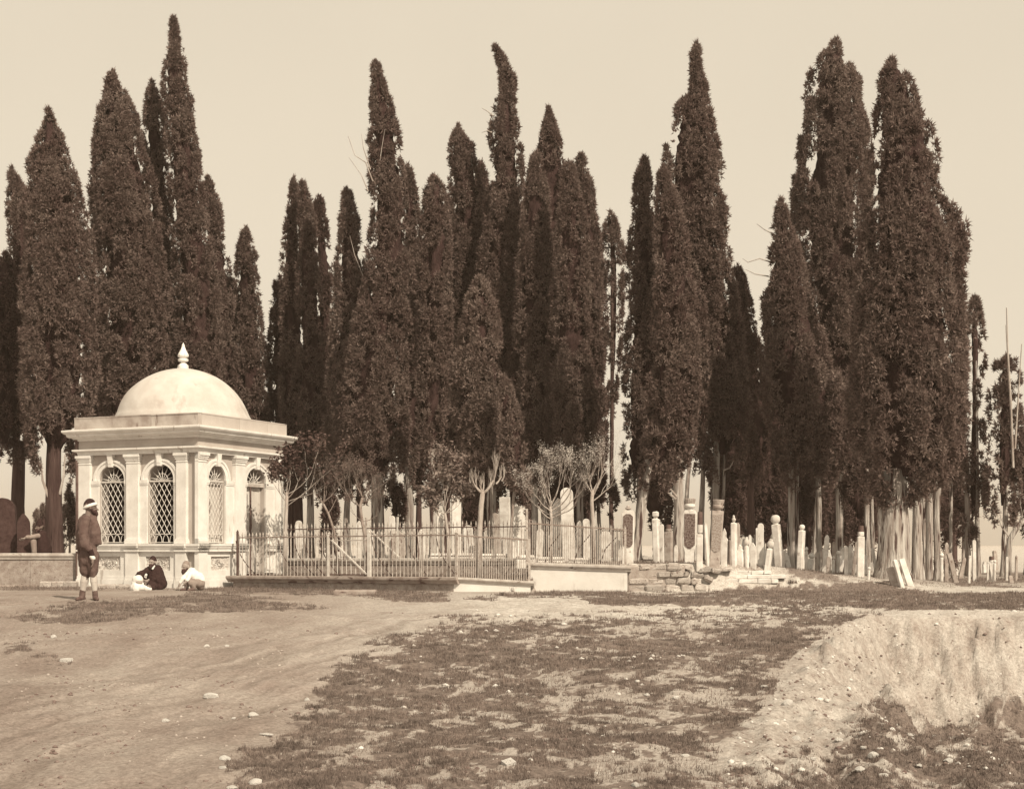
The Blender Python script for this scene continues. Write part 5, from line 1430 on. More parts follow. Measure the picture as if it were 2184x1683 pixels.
small_tree('leaning curved tree trunk near the right edge', 'bare_tree', 33.6, 2150, [(2150, 1190, 0), (2154, 1150, 0), (2172, 1120, 0), (2200, 1098, 0)], 15, [(2155, 1152, -.6, 1, .5, 7), (2172, 1120, .3, 1, .5, 6)], 2, 44, None, bark='bark')
# shrub at the right
rg = random.Random(4)
X_, Y_, Z_ = wx(2020, 34), 34.0, hz(wx(2020, 34), 34)
t = thing('low_shrub', 'low bushy shrub between the pale trunks at the right', 'shrub', (X_, Y_, Z_))
mb = MB(); tips = []
for i in range(16):
    grow(mb, Vector((rg.uniform(-.22, .22), rg.uniform(-.1, .1), -.02)), Vector((rg.uniform(-.8, .8), rg.uniform(-.4, .4), 1)).normalized(), .22, .008, 2, rg, .6, .2, tips)
mb.build('stems', M['bark_dark'], t)
link('leaves', leaves_mesh(tips, rg, .04, 5, .035), M['cypress_light'], t, kind='stuff')
# weeds at the wall foot
rg = random.Random(9)
for i, (xd, yd, hh, lab) in enumerate(((1093, 1262, .14, 'tall thin weed sprouting at the foot of the white wall'), (1073, 1270, .09, 'short weed tuft left of the tall one by the white wall'), (1690, 1244, .10, 'dark weed tuft on the edge of the old footing'), (420, 1236, .14, 'weed growing at the kiosk corner by the railing wall'))):
    X_, Y_, Z_ = ground_hit(xd, yd); V = []
    for j in range(60):
        a = rg.uniform(0, 6.28); p = Vector((rg.gauss(0, .04), rg.gauss(0, .03), 0)); h_ = hh * rg.uniform(.4, 1.1)
        tip = p + Vector((math.cos(a) * h_ * .5, math.sin(a) * h_ * .4, h_)); w_ = Vector((math.cos(a + 1.5), math.sin(a + 1.5), 0)) * .008
        V += [p - w_, p + w_, tip]
    o = link('weed', np_mesh('weed', np.array([v[:] for v in V]), np.arange(len(V)).reshape(-1, 3)), M['grass'], None, label=lab, category='plant', group='weeds along the walls')
    o.location = (X_, Y_, Z_)
# ------------------------------------------------------------------ tombstones
def script_mat(name, dark, light, sc=1.0):
    """a face covered in rows of raised Ottoman script"""
    m = bpy.data.materials.new(name); m.use_nodes = True
    t = m.node_tree; N = t.nodes; L = t.links; b = N['Principled BSDF']; b.inputs['Roughness'].default_value = .8; b.inputs['Specular IOR Level'].default_value = .15
    tc = N.new('ShaderNodeTexCoord'); sx = N.new('ShaderNodeSeparateXYZ'); L.new(tc.outputs['Object'], sx.inputs[0])
    def math_(op, a, b_=None, c=None):
        n = N.new('ShaderNodeMath'); n.operation = op
        for i, v in enumerate((a, b_, c)):
            if v is None: continue
            if isinstance(v, (int, float)): n.inputs[i].default_value = v
            else: L.new(v, n.inputs[i])
        return n.outputs[0]
    diag = math_('ADD', sx.outputs['Z'], math_('MULTIPLY', sx.outputs['X'], .18))
    row = math_('PINGPONG', math_('MULTIPLY', diag, 14.0), .5)      # line bands
    rule = math_('LESS_THAN', row, .055)
    ns = N.new('ShaderNodeTexNoise'); ns.inputs['Scale'].default_value = 48 * sc; ns.inputs['Detail'].default_value = 2; ns.inputs['Distortion'].default_value = 1.2
    L.new(tc.outputs['Object'], ns.inputs['Vector'])
    stroke = math_('MULTIPLY', math_('GREATER_THAN', ns.outputs[0], .54), math_('GREATER_THAN', row, .12))
    fac = math_('MAXIMUM', stroke, rule)
    mm = N.new('ShaderNodeMix'); mm.data_type = 'RGBA'; L.new(fac, mm.inputs[0]); mm.inputs[6].default_value = sep(dark); mm.inputs[7].default_value = sep(light)
    L.new(mm.outputs[2], b.inputs['Base Color'])
    bp = N.new('ShaderNodeBump'); bp.inputs['Strength'].default_value = .6; bp.inputs['Distance'].default_value = .008; L.new(fac, bp.inputs['Height']); L.new(bp.outputs[0], b.inputs['Normal'])
    return m
M['script_dark'] = script_mat('dark_inscription', .07, .26)
M['script_pale'] = script_mat('pale_inscription', .22, .44, 1.3)
STN = 0
def arch_poly(w0, w1, h, kind, n=10):
    """outline in (x,z): narrower foot w0, wider top w1"""
    P = [(-w0 / 2, 0), (w0 / 2, 0)]
    if kind == 'flat': P += [(w1 / 2, h), (-w1 / 2, h)]
    elif kind == 'round':
        P += [(w1 / 2 * math.cos(PI * k / n), h - w1 / 2 + w1 / 2 * math.sin(PI * k / n)) for k in range(n + 1)]
    elif kind == 'point':
        hp = w1 * .85
        right = [(w1 / 2 * (1 - (k / 5) ** 1.6), h - hp + hp * (k / 5)) for k in range(6)]
        P += right + [(-x, z) for x, z in right[-2::-1]]
    elif kind == 'shoulder':
        P += [(w1 / 2, h * .62), (w1 * .62, h * .66), (w1 / 2, h * .70), (w1 * .32, h * .74), (w1 * .34, h * .86), (0, h), (-w1 * .34, h * .86), (-w1 * .32, h * .74), (-w1 / 2, h * .70), (-w1 * .62, h * .66), (-w1 / 2, h * .62)]
    elif kind == 'waist':
        P = [(-w0 / 2, 0), (w0 / 2, 0), (w0 / 2, h * .20), (w1 / 2, h * .34), (w1 / 2, h * .94), (w1 * .36, h), (-w1 * .36, h), (-w1 / 2, h * .94), (-w1 / 2, h * .34), (-w0 / 2, h * .20)]
    return P
def tomb(label, xb, yb, xt, yt, w0, w1=None, kind='round', cap=None, m='marble', th=.09, Y=None, script=None, cap_m=None, rz=None, group='headstones of the graveyard', name='headstone', lean_y=0):
    """foot centre (xb,yb), top centre (xt,yt), widths in picture units"""
    global STN; STN += 1
    if Y is None:
        X, Y, Z = ground_hit(xb, yb, 26, 70)
        if Y > 33: Y = 30.6 + (STN * 7 % 10) * .16; X = wx(xb, Y); Z = hz(X, Y)
    else: X = wx(xb, Y); Z = wz(yb, Y)
    w1 = w1 or w0
    W_, W1 = w0 / F * Y, w1 / F * Y
    h = wz(yt, Y) - Z; lean = wx(xt, Y) - X
    t = thing(name, label, 'tombstone', (X, Y, Z), rz if rz is not None else rnd.uniform(-.35, .25), group)
    t.rotation_euler.y = math.atan2(lean, h); t.rotation_euler.x = lean_y
    hs = h - (cap[1] / F * Y if cap else 0)
    th = min(th, W_ * .8)
    if kind in ('pillar', 'drum'):
        mb = MB()
        if kind == 'drum': mb.lathe([(W_ * .5, -.12), (W_ * .5, hs * .3), (W1 * .5, hs * .95), (W1 * .4, hs)], 14)
        else: mb.add(*(lambda b: (b.v, b.f))(MB().rbox(-W_ / 2, W_ / 2, -th, th, -.12, hs, .003, bev=.015)))
        so_ = mb.build('shaft', M[m], t)
    else:
        P = arch_poly(W_, W1, hs, kind); P = [(x, z - (.12 if z == 0 else 0)) for x, z in P]
        so_ = MB().prism(P, -th / 2, th / 2).build('slab', M[m], t)
        bm = bmesh.new(); bm.from_mesh(so_.data); 
        try: bmesh.ops.bevel(bm, geom=[e for e in bm.edges], offset=min(.008, th * .2), segments=1, affect='EDGES')
        except Exception: pass
        bm.to_mesh(so_.data); bm.free()
    if script:
        wv = W1 * .78
        Ps = [(x * wv / W1, z) for x, z in arch_poly(W1, W1, hs * .66, 'flat')]
        a, b_ = hs * .27, hs * .93
        n = 10; hw = wv / 2
        if script[1] == 'oval':
            Q = [(hw * math.cos(PI + PI * k / n), a + hw + hw * math.sin(PI + PI * k / n)) for k in range(n + 1)] + [(hw, b_ - hw * .5), (hw * .4, b_), (-hw * .4, b_), (-hw, b_ - hw * .5)]
        else:
            Q = [(-hw * .25, a), (hw * .25, a), (hw, a + hw * .7), (hw, b_), (-hw, b_), (-hw, a + hw * .7)]
        MB().prism(Q, -th / 2 - .012, -th / 2 + .004).build('inscription_panel', M[script[0]], t)
    if cap:
        kind_c, ch, cw = cap; ch = ch / F * Y; cw = cw / F * Y / 2
        cm = M[cap_m] if cap_m else M[m]
        z = hs
        def lat(p, nm, mm, n=20): 
            o = MB().lathe([(a * cw, z + b * ch) for a, b in p], n).build(nm, mm, t); auto_smooth(o, 45); return o
        if kind_c == 'turban':
            lat([(.45, -.03), (.42, .08), (.62, .12), (.92, .25), (1, .45), (.92, .62), (.70, .74), (.55, .78), (.52, .95), (.30, 1), (.01, 1.01)], 'turban', cm)
        elif kind_c == 'ball':
            lat([(.55, -.03), (.50, .10), (.75, .18), (.97, .38), (1, .55), (.93, .75), (.72, .90), (.4, .98), (.01, 1)], 'turban', cm)
        elif kind_c == 'fez':
            lat([(.55, -.05), (.5, .04), (.85, .08), (.92, .1), (.88, .6), (.82, .97), (.78, 1), (.01, 1)], 'fez', cm)
        elif kind_c == 'banded':
            lat([(.55, -.03), (.5, .03), (.95, .06), (1, .12), (1, .38), (.95, .42)], 'turban_band', M[m])
            o = MB().lathe([(a * cw, z + b * ch) for a, b in [(.90, .40), (.84, .95), (.80, 1), (.01, 1)]], 20).build('fez', M['cap_dark'], t); auto_smooth(o, 45)
        elif kind_c == 'wide':
            lat([(.55, -.12), (.52, .10), (.60, .16), (.88, .24), (.95, .34), (.95, .46), (.80, .52)], 'turban', M[m])
            rb = MB(); n = 36; vs = []
            for (r_, zz) in ((.80, .50), (.99, .95), (.96, 1.0), (.01, .99)):
                for q in range(n):
                    tt = 2 * PI * q / n; rr = r_ * cw * (1 + (.03 if q % 2 else -.03) * (r_ > .5)); vs.append((rr * math.cos(tt), rr * math.sin(tt), z + zz * ch))
            rb.add(vs, [(i * n + q, i * n + (q + 1) % n, (i + 1) * n + (q + 1) % n, (i + 1) * n + q) for i in range(3) for q in range(n)])
            rb.build('ribbed_crown', M['marble_grey'], t)
        elif kind_c == 'square':
            MB().rbox(-cw * .6, cw * .6, -cw * .6, cw * .6, z - .02, z + ch * .25, .002).build('neck', M[m], t)
            MB().rbox(-cw, cw, -cw, cw, z + ch * .25, z + ch, .003, bev=.02).build('cap', cm, t)
        elif kind_c == 'knob':
            lat([(.4, -.03), (.35, .1), (.8, .2), (1, .38), (.8, .55), (.5, .62), (.6, .75), (.4, .9), (.01, 1)], 'finial', cm)
    return t
Z4 = lambda x, y: (1313.7 + .22114 * x, 965.9 + .22114 * y)
Z5 = lambda x, y: (1701 + .22114 * x, 965.9 + .22114 * y)
def tz(Zf, label, x0, y0, x1, y1, w0, w1=None, **kw):
    a = Zf(x0, y0); b = Zf(x1, y1); k = .22114
    if kw.get('cap'): c = kw['cap']; kw['cap'] = (c[0], c[1] * k, c[2] * k)
    return tomb(label, a[0], a[1], b[0], b[1], w0 * k, (w1 or w0) * k, **kw)
tz(Z4, 'dark inscribed slab with rounded panel at the right end of the upper railing', 112, 1045, 118, 505, 112, 122, kind='waist', script=('script_dark', 'oval'), th=.11, rz=-.1, cap=('knob', 50, 60), cap_m='marble_grey', Y=29.3)
tz(Z4, 'tall pillar with a square cube cap beside the leaning trunk', 398, 1040, 380, 565, 58, kind='pillar', cap=('square', 70, 56), rz=-.45)
tz(Z4, 'plain stone close behind the cube-capped pillar', 446, 1035, 440, 685, 40, kind='round', rz=-.3)
tz(Z4, 'grey slab under a dark fez, left of the twisted trunk', 510, 1045, 508, 690, 72, kind='pillar', cap=('banded', 72, 58), m='marble_grey', rz=-.4)
tz(Z4, 'short pointed stub against the twisted trunk', 576, 1052, 578, 885, 36, kind='point', rz=-.2)
tz(Z4, 'large slab with dark script panel and wide ribbed turban', 706, 1060, 714, 440, 90, 132, kind='waist', script=('script_dark', 'hex'), cap=('wide', 112, 110), th=.12, rz=-.12)
tz(Z4, 'slim pillar with a dark fez over a white band, right of the big script slab', 805, 1095, 812, 568, 62, kind='pillar', cap=('banded', 215, 56), rz=-.15)
tz(Z4, 'thin blade-like stone tilting to the left', 888, 1080, 852, 672, 34, kind='point', rz=.5)
tz(Z4, 'leaning slab with pale script and wide ribbed turban', 952, 1105, 990, 450, 96, 112, kind='flat', script=('script_pale', 'hex'), cap=('wide', 108, 112), th=.12, rz=-.15, m='marble_grey')
tz(Z4, 'shouldered stone with a pointed top right of the pale script slab', 1040, 1075, 1046, 722, 60, 62, kind='shoulder', rz=-.2)
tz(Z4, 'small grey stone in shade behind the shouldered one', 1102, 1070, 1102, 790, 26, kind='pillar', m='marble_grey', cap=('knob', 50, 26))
tz(Z4, 'tall column with a small knobbed finial', 1142, 1075, 1136, 598, 48, kind='pillar', cap=('knob', 75, 40), rz=-.4)
tz(Z4, 'grey weathered slab directly behind the tall column', 1186, 1070, 1176, 668, 36, kind='point', m='marble_grey')
tz(Z4, 'narrow stone with a broken pointed head right of the tall column', 1206, 1080, 1196, 878, 50, kind='shoulder', rz=-.5)
tz(Z4, 'rounded pillar with a small wound turban, half way to the ball-topped one', 1262, 1095, 1260, 812, 44, kind='drum', cap=('turban', 85, 46))
tz(Z4, 'slim pointed stone peeping behind the wound-turban pillar', 1294, 1040, 1290, 786, 30, kind='point')
tz(Z4, 'broad-shouldered low slab in front of the round-topped stele', 1325, 1105, 1318, 862, 56, kind='point', rz=-.3)
tz(Z4, 'thin slab half hidden behind the round-topped stele', 1364, 1070, 1362, 722, 28, kind='round')
tz(Z4, 'tall plain stele with rounded top', 1395, 1085, 1396, 678, 58, kind='round', rz=-.2, th=.12)
tz(Z4, 'short leaning post with a big rounded turban at the bank edge', 1458, 1132, 1498, 828, 48, kind='pillar', cap=('turban', 92, 68), rz=-.4)
tz(Z4, 'leaning pillar with a large white ball on top', 1580, 1085, 1532, 595, 72, kind='pillar', cap=('ball', 92, 90), rz=-.55)
tz(Z4, 'stump of a slab right of the ball-topped pillar', 1615, 1080, 1617, 940, 28, kind='flat')
tz(Z4, 'slender pillar with a small round ball right of the pale trunk', 1776, 1108, 1797, 690, 52, kind='pillar', cap=('ball', 56, 54), rz=-.5)
tz(Z4, 'little turbaned post between small ball pillar and forked trunk', 1834, 1105, 1838, 905, 30, kind='drum', cap=('turban', 40, 34))
tz(Z4, 'knife-pointed stone leaning right behind the thin front trunk', 2008, 1135, 2038, 785, 44, kind='point', rz=-.3)
tz(Z4, 'grey boulder-like stone low beside the knife-pointed one', 2050, 1135, 2052, 998, 40, kind='round', m='marble_grey')
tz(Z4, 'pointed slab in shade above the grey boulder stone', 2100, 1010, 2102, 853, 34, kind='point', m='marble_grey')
tz(Z4, 'small white turbaned drum on the terrace edge', 2094, 1145, 2098, 990, 30, kind='drum', cap=('turban', 40, 34))
tz(Z4, 'ball-turbaned small pillar beside the turbaned drum', 2140, 1155, 2146, 943, 32, kind='drum', cap=('ball', 48, 46))
tz(Z5, 'pale pointed stone, left of a close pair in the dark wood', 468, 1050, 470, 893, 30, kind='point')
tz(Z5, 'pale pointed stone, right and taller of the close pair', 505, 1170, 510, 878, 36, kind='point', rz=-.2)
tz(Z5, 'slanting slab left of the tall black-capped pillar', 536, 1175, 572, 850, 30, kind='round', m='marble_grey')
tz(Z5, 'tall white pillar with a black flat cap', 606, 1190, 612, 702, 66, kind='pillar', cap=('banded', 102, 60), rz=-.15)
tz(Z5, 'short stone right of the black-capped pillar', 660, 1110, 658, 978, 28, kind='round')
tz(Z5, 'round-headed tiny stone in the grass by the huge trunk', 686, 1220, 690, 1098, 28, kind='drum', cap=('ball', 34, 34))
tz(Z5, 'narrow post leaning left against the dark stem of the huge tree', 762, 1135, 722, 915, 30, kind='flat', rz=0)
tz(Z5, 'turban stone standing in the bright gap behind the shrub', 1388, 1125, 1388, 958, 34, kind='drum', cap=('turban', 50, 46))
tz(Z5, 'worn pointed stone in the gap right of the turban stone', 1436, 1120, 1438, 860, 34, kind='point', m='marble_grey')
tz(Z5, 'fallen slab lying aslant above the shrub', 1528, 1085, 1458, 960, 46, kind='flat', m='marble_grey', rz=0)
tz(Z5, 'stub stone at the foot of the first pale pole trunk', 1655, 1225, 1662, 988, 22, kind='round')
tz(Z5, 'tall thin stele between the two pole trunks', 1705, 1225, 1702, 838, 34, kind='round')
tz(Z5, 'upright slim stone right of the pole trunk', 1832, 1235, 1838, 1046, 18, kind='flat', rz=0)
tz(Z5, 'slim stone falling to the left, crossing its neighbour', 1882, 1240, 1850, 1050, 18, kind='flat', rz=0)
tz(Z5, 'paired turban stone before the curved tree', 1898, 1240, 1902, 1028, 26, kind='drum', cap=('turban', 36, 30))
tz(Z5, 'small stele at the right of the curved trunk', 2018, 1205, 2020, 1000, 24, kind='round')
tz(Z5, 'broken stone cut off low near the right edge', 2060, 1250, 2050, 1180, 40, kind='round', m='marble_grey')
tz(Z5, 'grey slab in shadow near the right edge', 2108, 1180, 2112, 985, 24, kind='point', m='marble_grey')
# slabs leaning on the huge trunk
def leaning(label, x0, y0, x1, y1, w, Yb, m, th=.07, back=.25):
    a = Z5(x0, y0); b = Z5(x1, y1); X = wx(a[0], Yb); Z = wz(a[1], Yb); h = wz(b[1], Yb) - Z; lean = wx(b[0], Yb) - X
    t = thing('grave_slab', label, 'stone slab', (X, Yb, Z - .02), 0, 'slabs propped against the huge trunk')
    t.rotation_euler = (-back, math.atan2(lean, h), 0)
    L_ = math.hypot(h, lean); W_ = w * .22114 / F * Yb
    MB().rbox(-W_ / 2, W_ / 2, 0, th, 0, L_, .004, bev=.012).build('slab', M[m], t)
leaning('narrow upright slab edge, middle of three propped on the huge trunk', 1034, 1338, 960, 1008, 34, 28.95, 'marble', .14)
leaning('broad white slab, rightmost of three propped on the huge trunk', 1116, 1340, 1026, 1000, 60, 29.2, 'marble')
leaning('rough grey slab, leftmost of three propped on the huge trunk', 958, 1328, 908, 1085, 76, 29.15, 'marble_grey')
leaning('short slab lying nearly flat right of the propped ones', 1290, 1330, 1150, 1270, 46, 29.6, 'marble', .12, .1)
# stones behind the railings
BE = [('tall white stele left of the pollarded tree', 973, 1195, 973, 1050, 19, 'round', 'marble', 34.5),
      ('pointed white stone behind the rear railing, left of the tall stele', 938, 1195, 938, 1092, 13, 'point', 'marble', 35),
      ('dark rounded stone right behind the pollard trunk', 1058, 1190, 1056, 1094, 18, 'round', 'marble_grey', 35.5),
      ('tall white slab behind the pollarded tree', 1080, 1195, 1076, 1060, 22, 'flat', 'marble', 34.6),
      ('square-headed white pillar at the corner of the upper railing', 1104, 1198, 1106, 1079, 26, 'flat', 'marble', 33.8),
      ('broad pale slab half lost behind the flowering shrub', 1190, 1196, 1190, 1062, 24, 'point', 'marble', 33.5),
      ('big white slab right of the flowering shrub', 1213, 1198, 1208, 1040, 26, 'round', 'marble', 33.2),
      ('rounded arched stone low behind the upper railing', 1292, 1198, 1292, 1132, 22, 'round', 'marble', 33.6),
      ('dark humped stone behind the gate, by the thick trunk', 853, 1178, 848, 1135, 28, 'round', 'marble_grey', 36),
      ('leaning pale stone right of the thick trunk behind the railing', 838, 1180, 836, 1100, 12, 'round', 'marble', 36.2),
      ('slim white stele behind the left end of the rear railing', 640, 1190, 637, 1110, 14, 'round', 'marble', 38),
      ('pale slab between two dark trunks behind the rear railing', 718, 1190, 720, 1122, 13, 'point', 'marble', 38.5),
      ('pointed pale stone behind the gate brace', 766, 1186, 766, 1110, 13, 'point', 'marble', 37),
      ('narrow white stone behind the railing left of the gate', 690, 1190, 690, 1128, 11, 'round', 'marble', 37.5),
      ('white slab seen between gate post and thick trunk', 790, 1188, 792, 1140, 14, 'flat', 'marble', 37.2),
      ('worn white slab right of the leaning pale stone', 872, 1185, 872, 1140, 16, 'round', 'marble', 36.6),
      ('low pale stone left of the round sapling', 900, 1186, 898, 1128, 14, 'point', 'marble', 35.4),
      ('crumbling pale stone right of the round sapling', 1000, 1190, 998, 1120, 20, 'round', 'marble', 35.8),
      ('white stone low between pollard and corner pillar', 1040, 1192, 1040, 1142, 16, 'point', 'marble', 36),
      ('stone post behind the middle of the upper railing', 1150, 1196, 1152, 1128, 14, 'round', 'marble', 35.2),
      ('thin tall stone behind the bars near the flowering shrub', 1232, 1196, 1236, 1110, 12, 'point', 'marble', 35.5),
      ('pale tall stone behind the slender bare tree', 1252, 1196, 1250, 1106, 14, 'round', 'marble', 34.9),
      ('small white stone at the right end inside the upper railing', 1318, 1198, 1318, 1150, 16, 'point', 'marble', 34.4),
      ('pale stone below the dark spreading tree', 1274, 1196, 1276, 1130, 12, 'flat', 'marble', 36.4),
      ('grey stone behind the left end of the front railing', 585, 1196, 584, 1140, 14, 'round', 'marble_grey', 36)]
for lab, x0, y0, x1, y1, wd, kd, mm, Y in BE:
    Zg = hz(wx(x0, Y), Y)
    yb = HOR - (Zg - CAM_Z) / Y * F
    tomb(lab, x0, yb, x1, y1, wd, wd * 1.05, kind=kd, m=mm, Y=Y, group='headstones behind the railings')
# long low tomb kerbs inside the plots
for lab, x0, x1, ya, yb, Y in (('long low white tomb behind the rear railing, left one', 915, 1010, 1180, 1196, 34.2), ('long low white tomb behind the rear railing, right one', 1015, 1100, 1181, 1196, 34.0),
                               ('flat white ledger stone at the left inside the upper railing', 1100, 1142, 1184, 1204, 30.6), ('long pale kerb inside the upper railing, middle one', 1146, 1205, 1188, 1204, 30.9), ('pale kerb block inside the upper railing, right one', 1212, 1268, 1190, 1204, 30.7)):
    t = thing('grave_ledger', lab, 'tomb', (wx((x0 + x1) / 2, Y), Y, wz(yb, Y) - .1))
    hw = wx(x1, Y) - wx((x0 + x1) / 2, Y); hh = wz(ya, Y) - wz(yb, Y)
    MB().rbox(-hw, hw, 0, .5, 0, .1 + hh * .6, .004, bev=.02).build('chest', M['marble'], t)
    MB().rbox(-hw * .96, hw * .96, -.02, .52, .1 + hh * .6, .1 + hh, .004, bev=.03).build('lid', M['marble'], t)
# more stones scattered deeper among the trunks
kinds = ['round', 'point', 'flat', 'drum', 'shoulder']
spots = [1568, 1600, 1632, 1700, 1722, 1765, 1782, 1800, 1822, 1845, 1868, 1990, 2012, 2040, 2100, 2125, 1420, 1550, 1660, 1745]
nxt = ['the finger-like spire', 'the gap under the narrow dark cypress', 'the scraggy tree, left of its trunk', 'the scraggy tree, right of its trunk', 'the thin front trunk', 'the knife-pointed stone', 'the boulder-like stone', 'the turbaned drum',
       'the close pointed pair', 'the black-capped pillar, left side', 'the black-capped pillar, right side', 'the paired trunk at the shrub', 'the shrub', 'the bright gap', 'the right pole trunk', 'the curved tree', 'the cube-capped pillar', 'the shouldered stone', 'the large ball pillar', 'the small ball pillar']
for i, (xd, nm) in enumerate(zip(spots, nxt)):
    Y = 38 + (i * 29 % 13); Zg = hz(wx(xd, Y), Y); yb = HOR - (Zg - CAM_Z) / Y * F; hh = rnd.uniform(22, 42); lx = rnd.uniform(-5, 5); wv = rnd.uniform(7, 11)
    kd = kinds[i % 5]
    tomb('distant small headstone deep among the trunks behind ' + nm, xd, yb, xd + lx, yb - hh, wv, kind=kd, Y=Y, m='marble' if i % 3 else 'marble_grey', cap=('turban', 10, wv * 1.1) if kd == 'drum' else None, group='far headstones in the wood')
# crowd of middle-distance stones filling the terrace
rows_ = [('leaning', 1405, 'between the cube-capped pillar and the dark fez slab'), ('narrow', 1424, 'just left of the dark fez slab'), ('worn', 1484, 'in the gap left of the slim fez pillar'), ('short', 1540, 'left of the shouldered stone'),
         ('squat', 1556, 'right behind the shouldered stone'), ('tilted', 1578, 'left of the tall knobbed column'), ('thin', 1588, 'between the knobbed column and the broken-headed stone'), ('pale', 1604, 'behind the wound-turban pillar'),
         ('lean', 1618, 'right of the wound-turban pillar'), ('old', 1634, 'left of the plain round stele'), ('stout', 1641, 'right of the plain round stele'), ('broken', 1652, 'behind the leaning turban post'), ('slanting', 1672, 'right of the ball-topped pillar'),
         ('low', 1684, 'against the pale trunk beyond the ball pillar'), ('slim', 1712, 'right of the small ball pillar'), ('small', 1726, 'left of the forked pale trunks'), ('crooked', 1742, 'between the forked pale trunks'), ('weathered', 1758, 'right of the thin front trunk'),
         ('toppling', 1776, 'beside the grey boulder stone'), ('white', 1790, 'between turbaned drum and close pair'), ('grey', 1803, 'just left of the close pair'), ('plain', 1818, 'right of the close pair'), ('chipped', 1829, 'left of the black-capped pillar'), ('sunken', 1852, 'right of the black-capped pillar'),
         ('bent', 1868, 'left of the leaning post by the huge tree'), ('upright', 1940, 'among trunks right of the huge tree'), ('dim', 1968, 'between the stout trunk and the slim one'), ('bright', 2008, 'left of the shrub'), ('little', 2048, 'right of the shrub'), ('solitary', 2112, 'between the crossing stones and the curved tree'), ('second', 2118, 'hard by the curved tree')]
kinds2 = ['round', 'point', 'drum', 'pillar', 'shoulder', 'round', 'drum', 'point', 'flat']
for i, (adj, xd, where) in enumerate(rows_):
    Y = 32.2 + (i * 17 % 10) * .42; Zg = hz(wx(xd, Y), Y); yb = HOR - (Zg - CAM_Z) / Y * F
    hh = (34 + (i * 23 % 11) * 4.2) * (.8 if xd > 1700 else 1); lx = ((i * 7) % 9 - 4) * 3.2; wv = 8 + (i * 5 % 4) * 1.6; kd = kinds2[i % 9]
    cap = {'drum': ('turban', wv * 1.05, wv * 1.15), 'pillar': ('banded', wv * 1.3, wv * 1.05)}.get(kd)
    nm = {'round': 'round-topped stone', 'point': 'pointed stone', 'drum': 'turbaned column', 'pillar': 'fez-topped pillar', 'shoulder': 'shouldered stone', 'flat': 'flat-topped stone'}[kd]
    tomb(f'{adj} {nm} {where}', xd, yb, xd + lx, yb - hh, wv, kind=kd, Y=Y, m='marble' if i % 4 else 'marble_grey', cap=cap, rz=rnd.uniform(-.6, .2), group='crowded headstones of the terrace')
# dark great stones behind the left wall
tomb('huge dark rounded boulder stone at the left edge behind the slab wall', 8, 1190, 6, 1062, 60, 52, kind='round', m='dark_stone', Y=34.5, rz=.2, th=.3, group=None)
tomb('dark pointed slab behind the slab wall, left of the seated person', 52, 1190, 50, 1094, 30, 26, kind='point', m='dark_stone', Y=34, rz=.2, group=None)

# ------------------------------------------------------------------ people
def blob(name, caps, m, parent, voxel=.012, smooth=4, scale=None, noise=0):
    """caps: (p0, p1, r0, r1[, squash_y]); overlapping tapered volumes fused into one continuous surface"""
    bm = bmesh.new()
    for c in caps:
        p0, p1, r0, r1 = Vector(c[0]), Vector(c[1]), c[2], c[3]
        sq = c[4] if len(c) > 4 else 1.0
        n = max(2, int((p1 - p0).length / (min(r0, r1) * .45)) + 1)
        for i in range(n):
            q = i / (n - 1)
            mtx = Matrix.Translation(p0.lerp(p1, q)) @ Matrix.Diagonal((1, sq, 1, 1))
            bmesh.ops.create_icosphere(bm, subdivisions=2, radius=r0 + (r1 - r0) * q, matrix=mtx)
    me = bpy.data.meshes.new('tmp'); bm.to_mesh(me); bm.free()
    o = bpy.data.objects.new('tmp', me); COL.objects.link(o)
    md = o.modifiers.new('r', 'REMESH'); md.mode = 'VOXEL'; md.voxel_size = voxel
    ms = o.modifiers.new('s', 'SMOOTH'); ms.iterations = smooth; ms.factor = .6
    dg = bpy.context.evaluated_depsgraph_get()
    ev = o.evaluated_get(dg); me2 = bpy.data.meshes.new_from_object(ev, depsgraph=dg)
    bpy.data.objects.remove(o)
    if noise:
        nv = len(me2.vertices); co = np.empty(nv * 3, np.float32); no = np.empty(nv * 3, np.float32)
        me2.vertices.foreach_get('co', co); me2.vertices.foreach_get('normal', no); co = co.reshape(-1, 3); no = no.reshape(-1, 3)
        kk = fbm(co[:, 0] * 16 + co[:, 1] * 9, co[:, 2] * 7, 5, 3) - .5
        co = co + no * (kk * noise)[:, None]; me2.vertices.foreach_set('co', co.astype(np.float32).ravel()); me2.update()
    return link(name, me2, m, parent, smooth=True)
def hand(caps, p, d, side, size=1.0, curl=.4):
    """adds palm, four fingers and a thumb to a capsule list. p wrist, d direction of the hand, side = towards the thumb"""
    d = Vector(d).normalized(); side = Vector(side).normalized(); nrm = d.cross(side).normalized(); p = Vector(p); s = size
    caps.append((p, p + d * .05 * s, .022 * s, .027 * s))
    caps.append((p + d * .05 * s + side * .018 * s, p + d * .085 * s + side * .024 * s, .017 * s, .015 * s)); caps.append((p + d * .05 * s - side * .018 * s, p + d * .08 * s - side * .022 * s, .017 * s, .014 * s))
    for i, (o_, l) in enumerate(((.030, .068), (.010, .076), (-.010, .070), (-.030, .055))):
        a = p + d * .085 * s + side * o_ * s; b = a + (d + nrm * curl * .5) .normalized() * l * .5 * s; c = b + (d + nrm * curl * 1.6).normalized() * l * .5 * s
        caps.append((a, b, .0095 * s, .009 * s)); caps.append((b, c, .009 * s, .0075 * s))
    a = p + d * .03 * s + side * .028 * s; b = a + (side + d * .8).normalized() * .035 * s; c = b + (side * .4 + d + nrm * curl).normalized() * .03 * s
    caps.append((a, b, .013 * s, .011 * s)); caps.append((b, c, .011 * s, .009 * s))
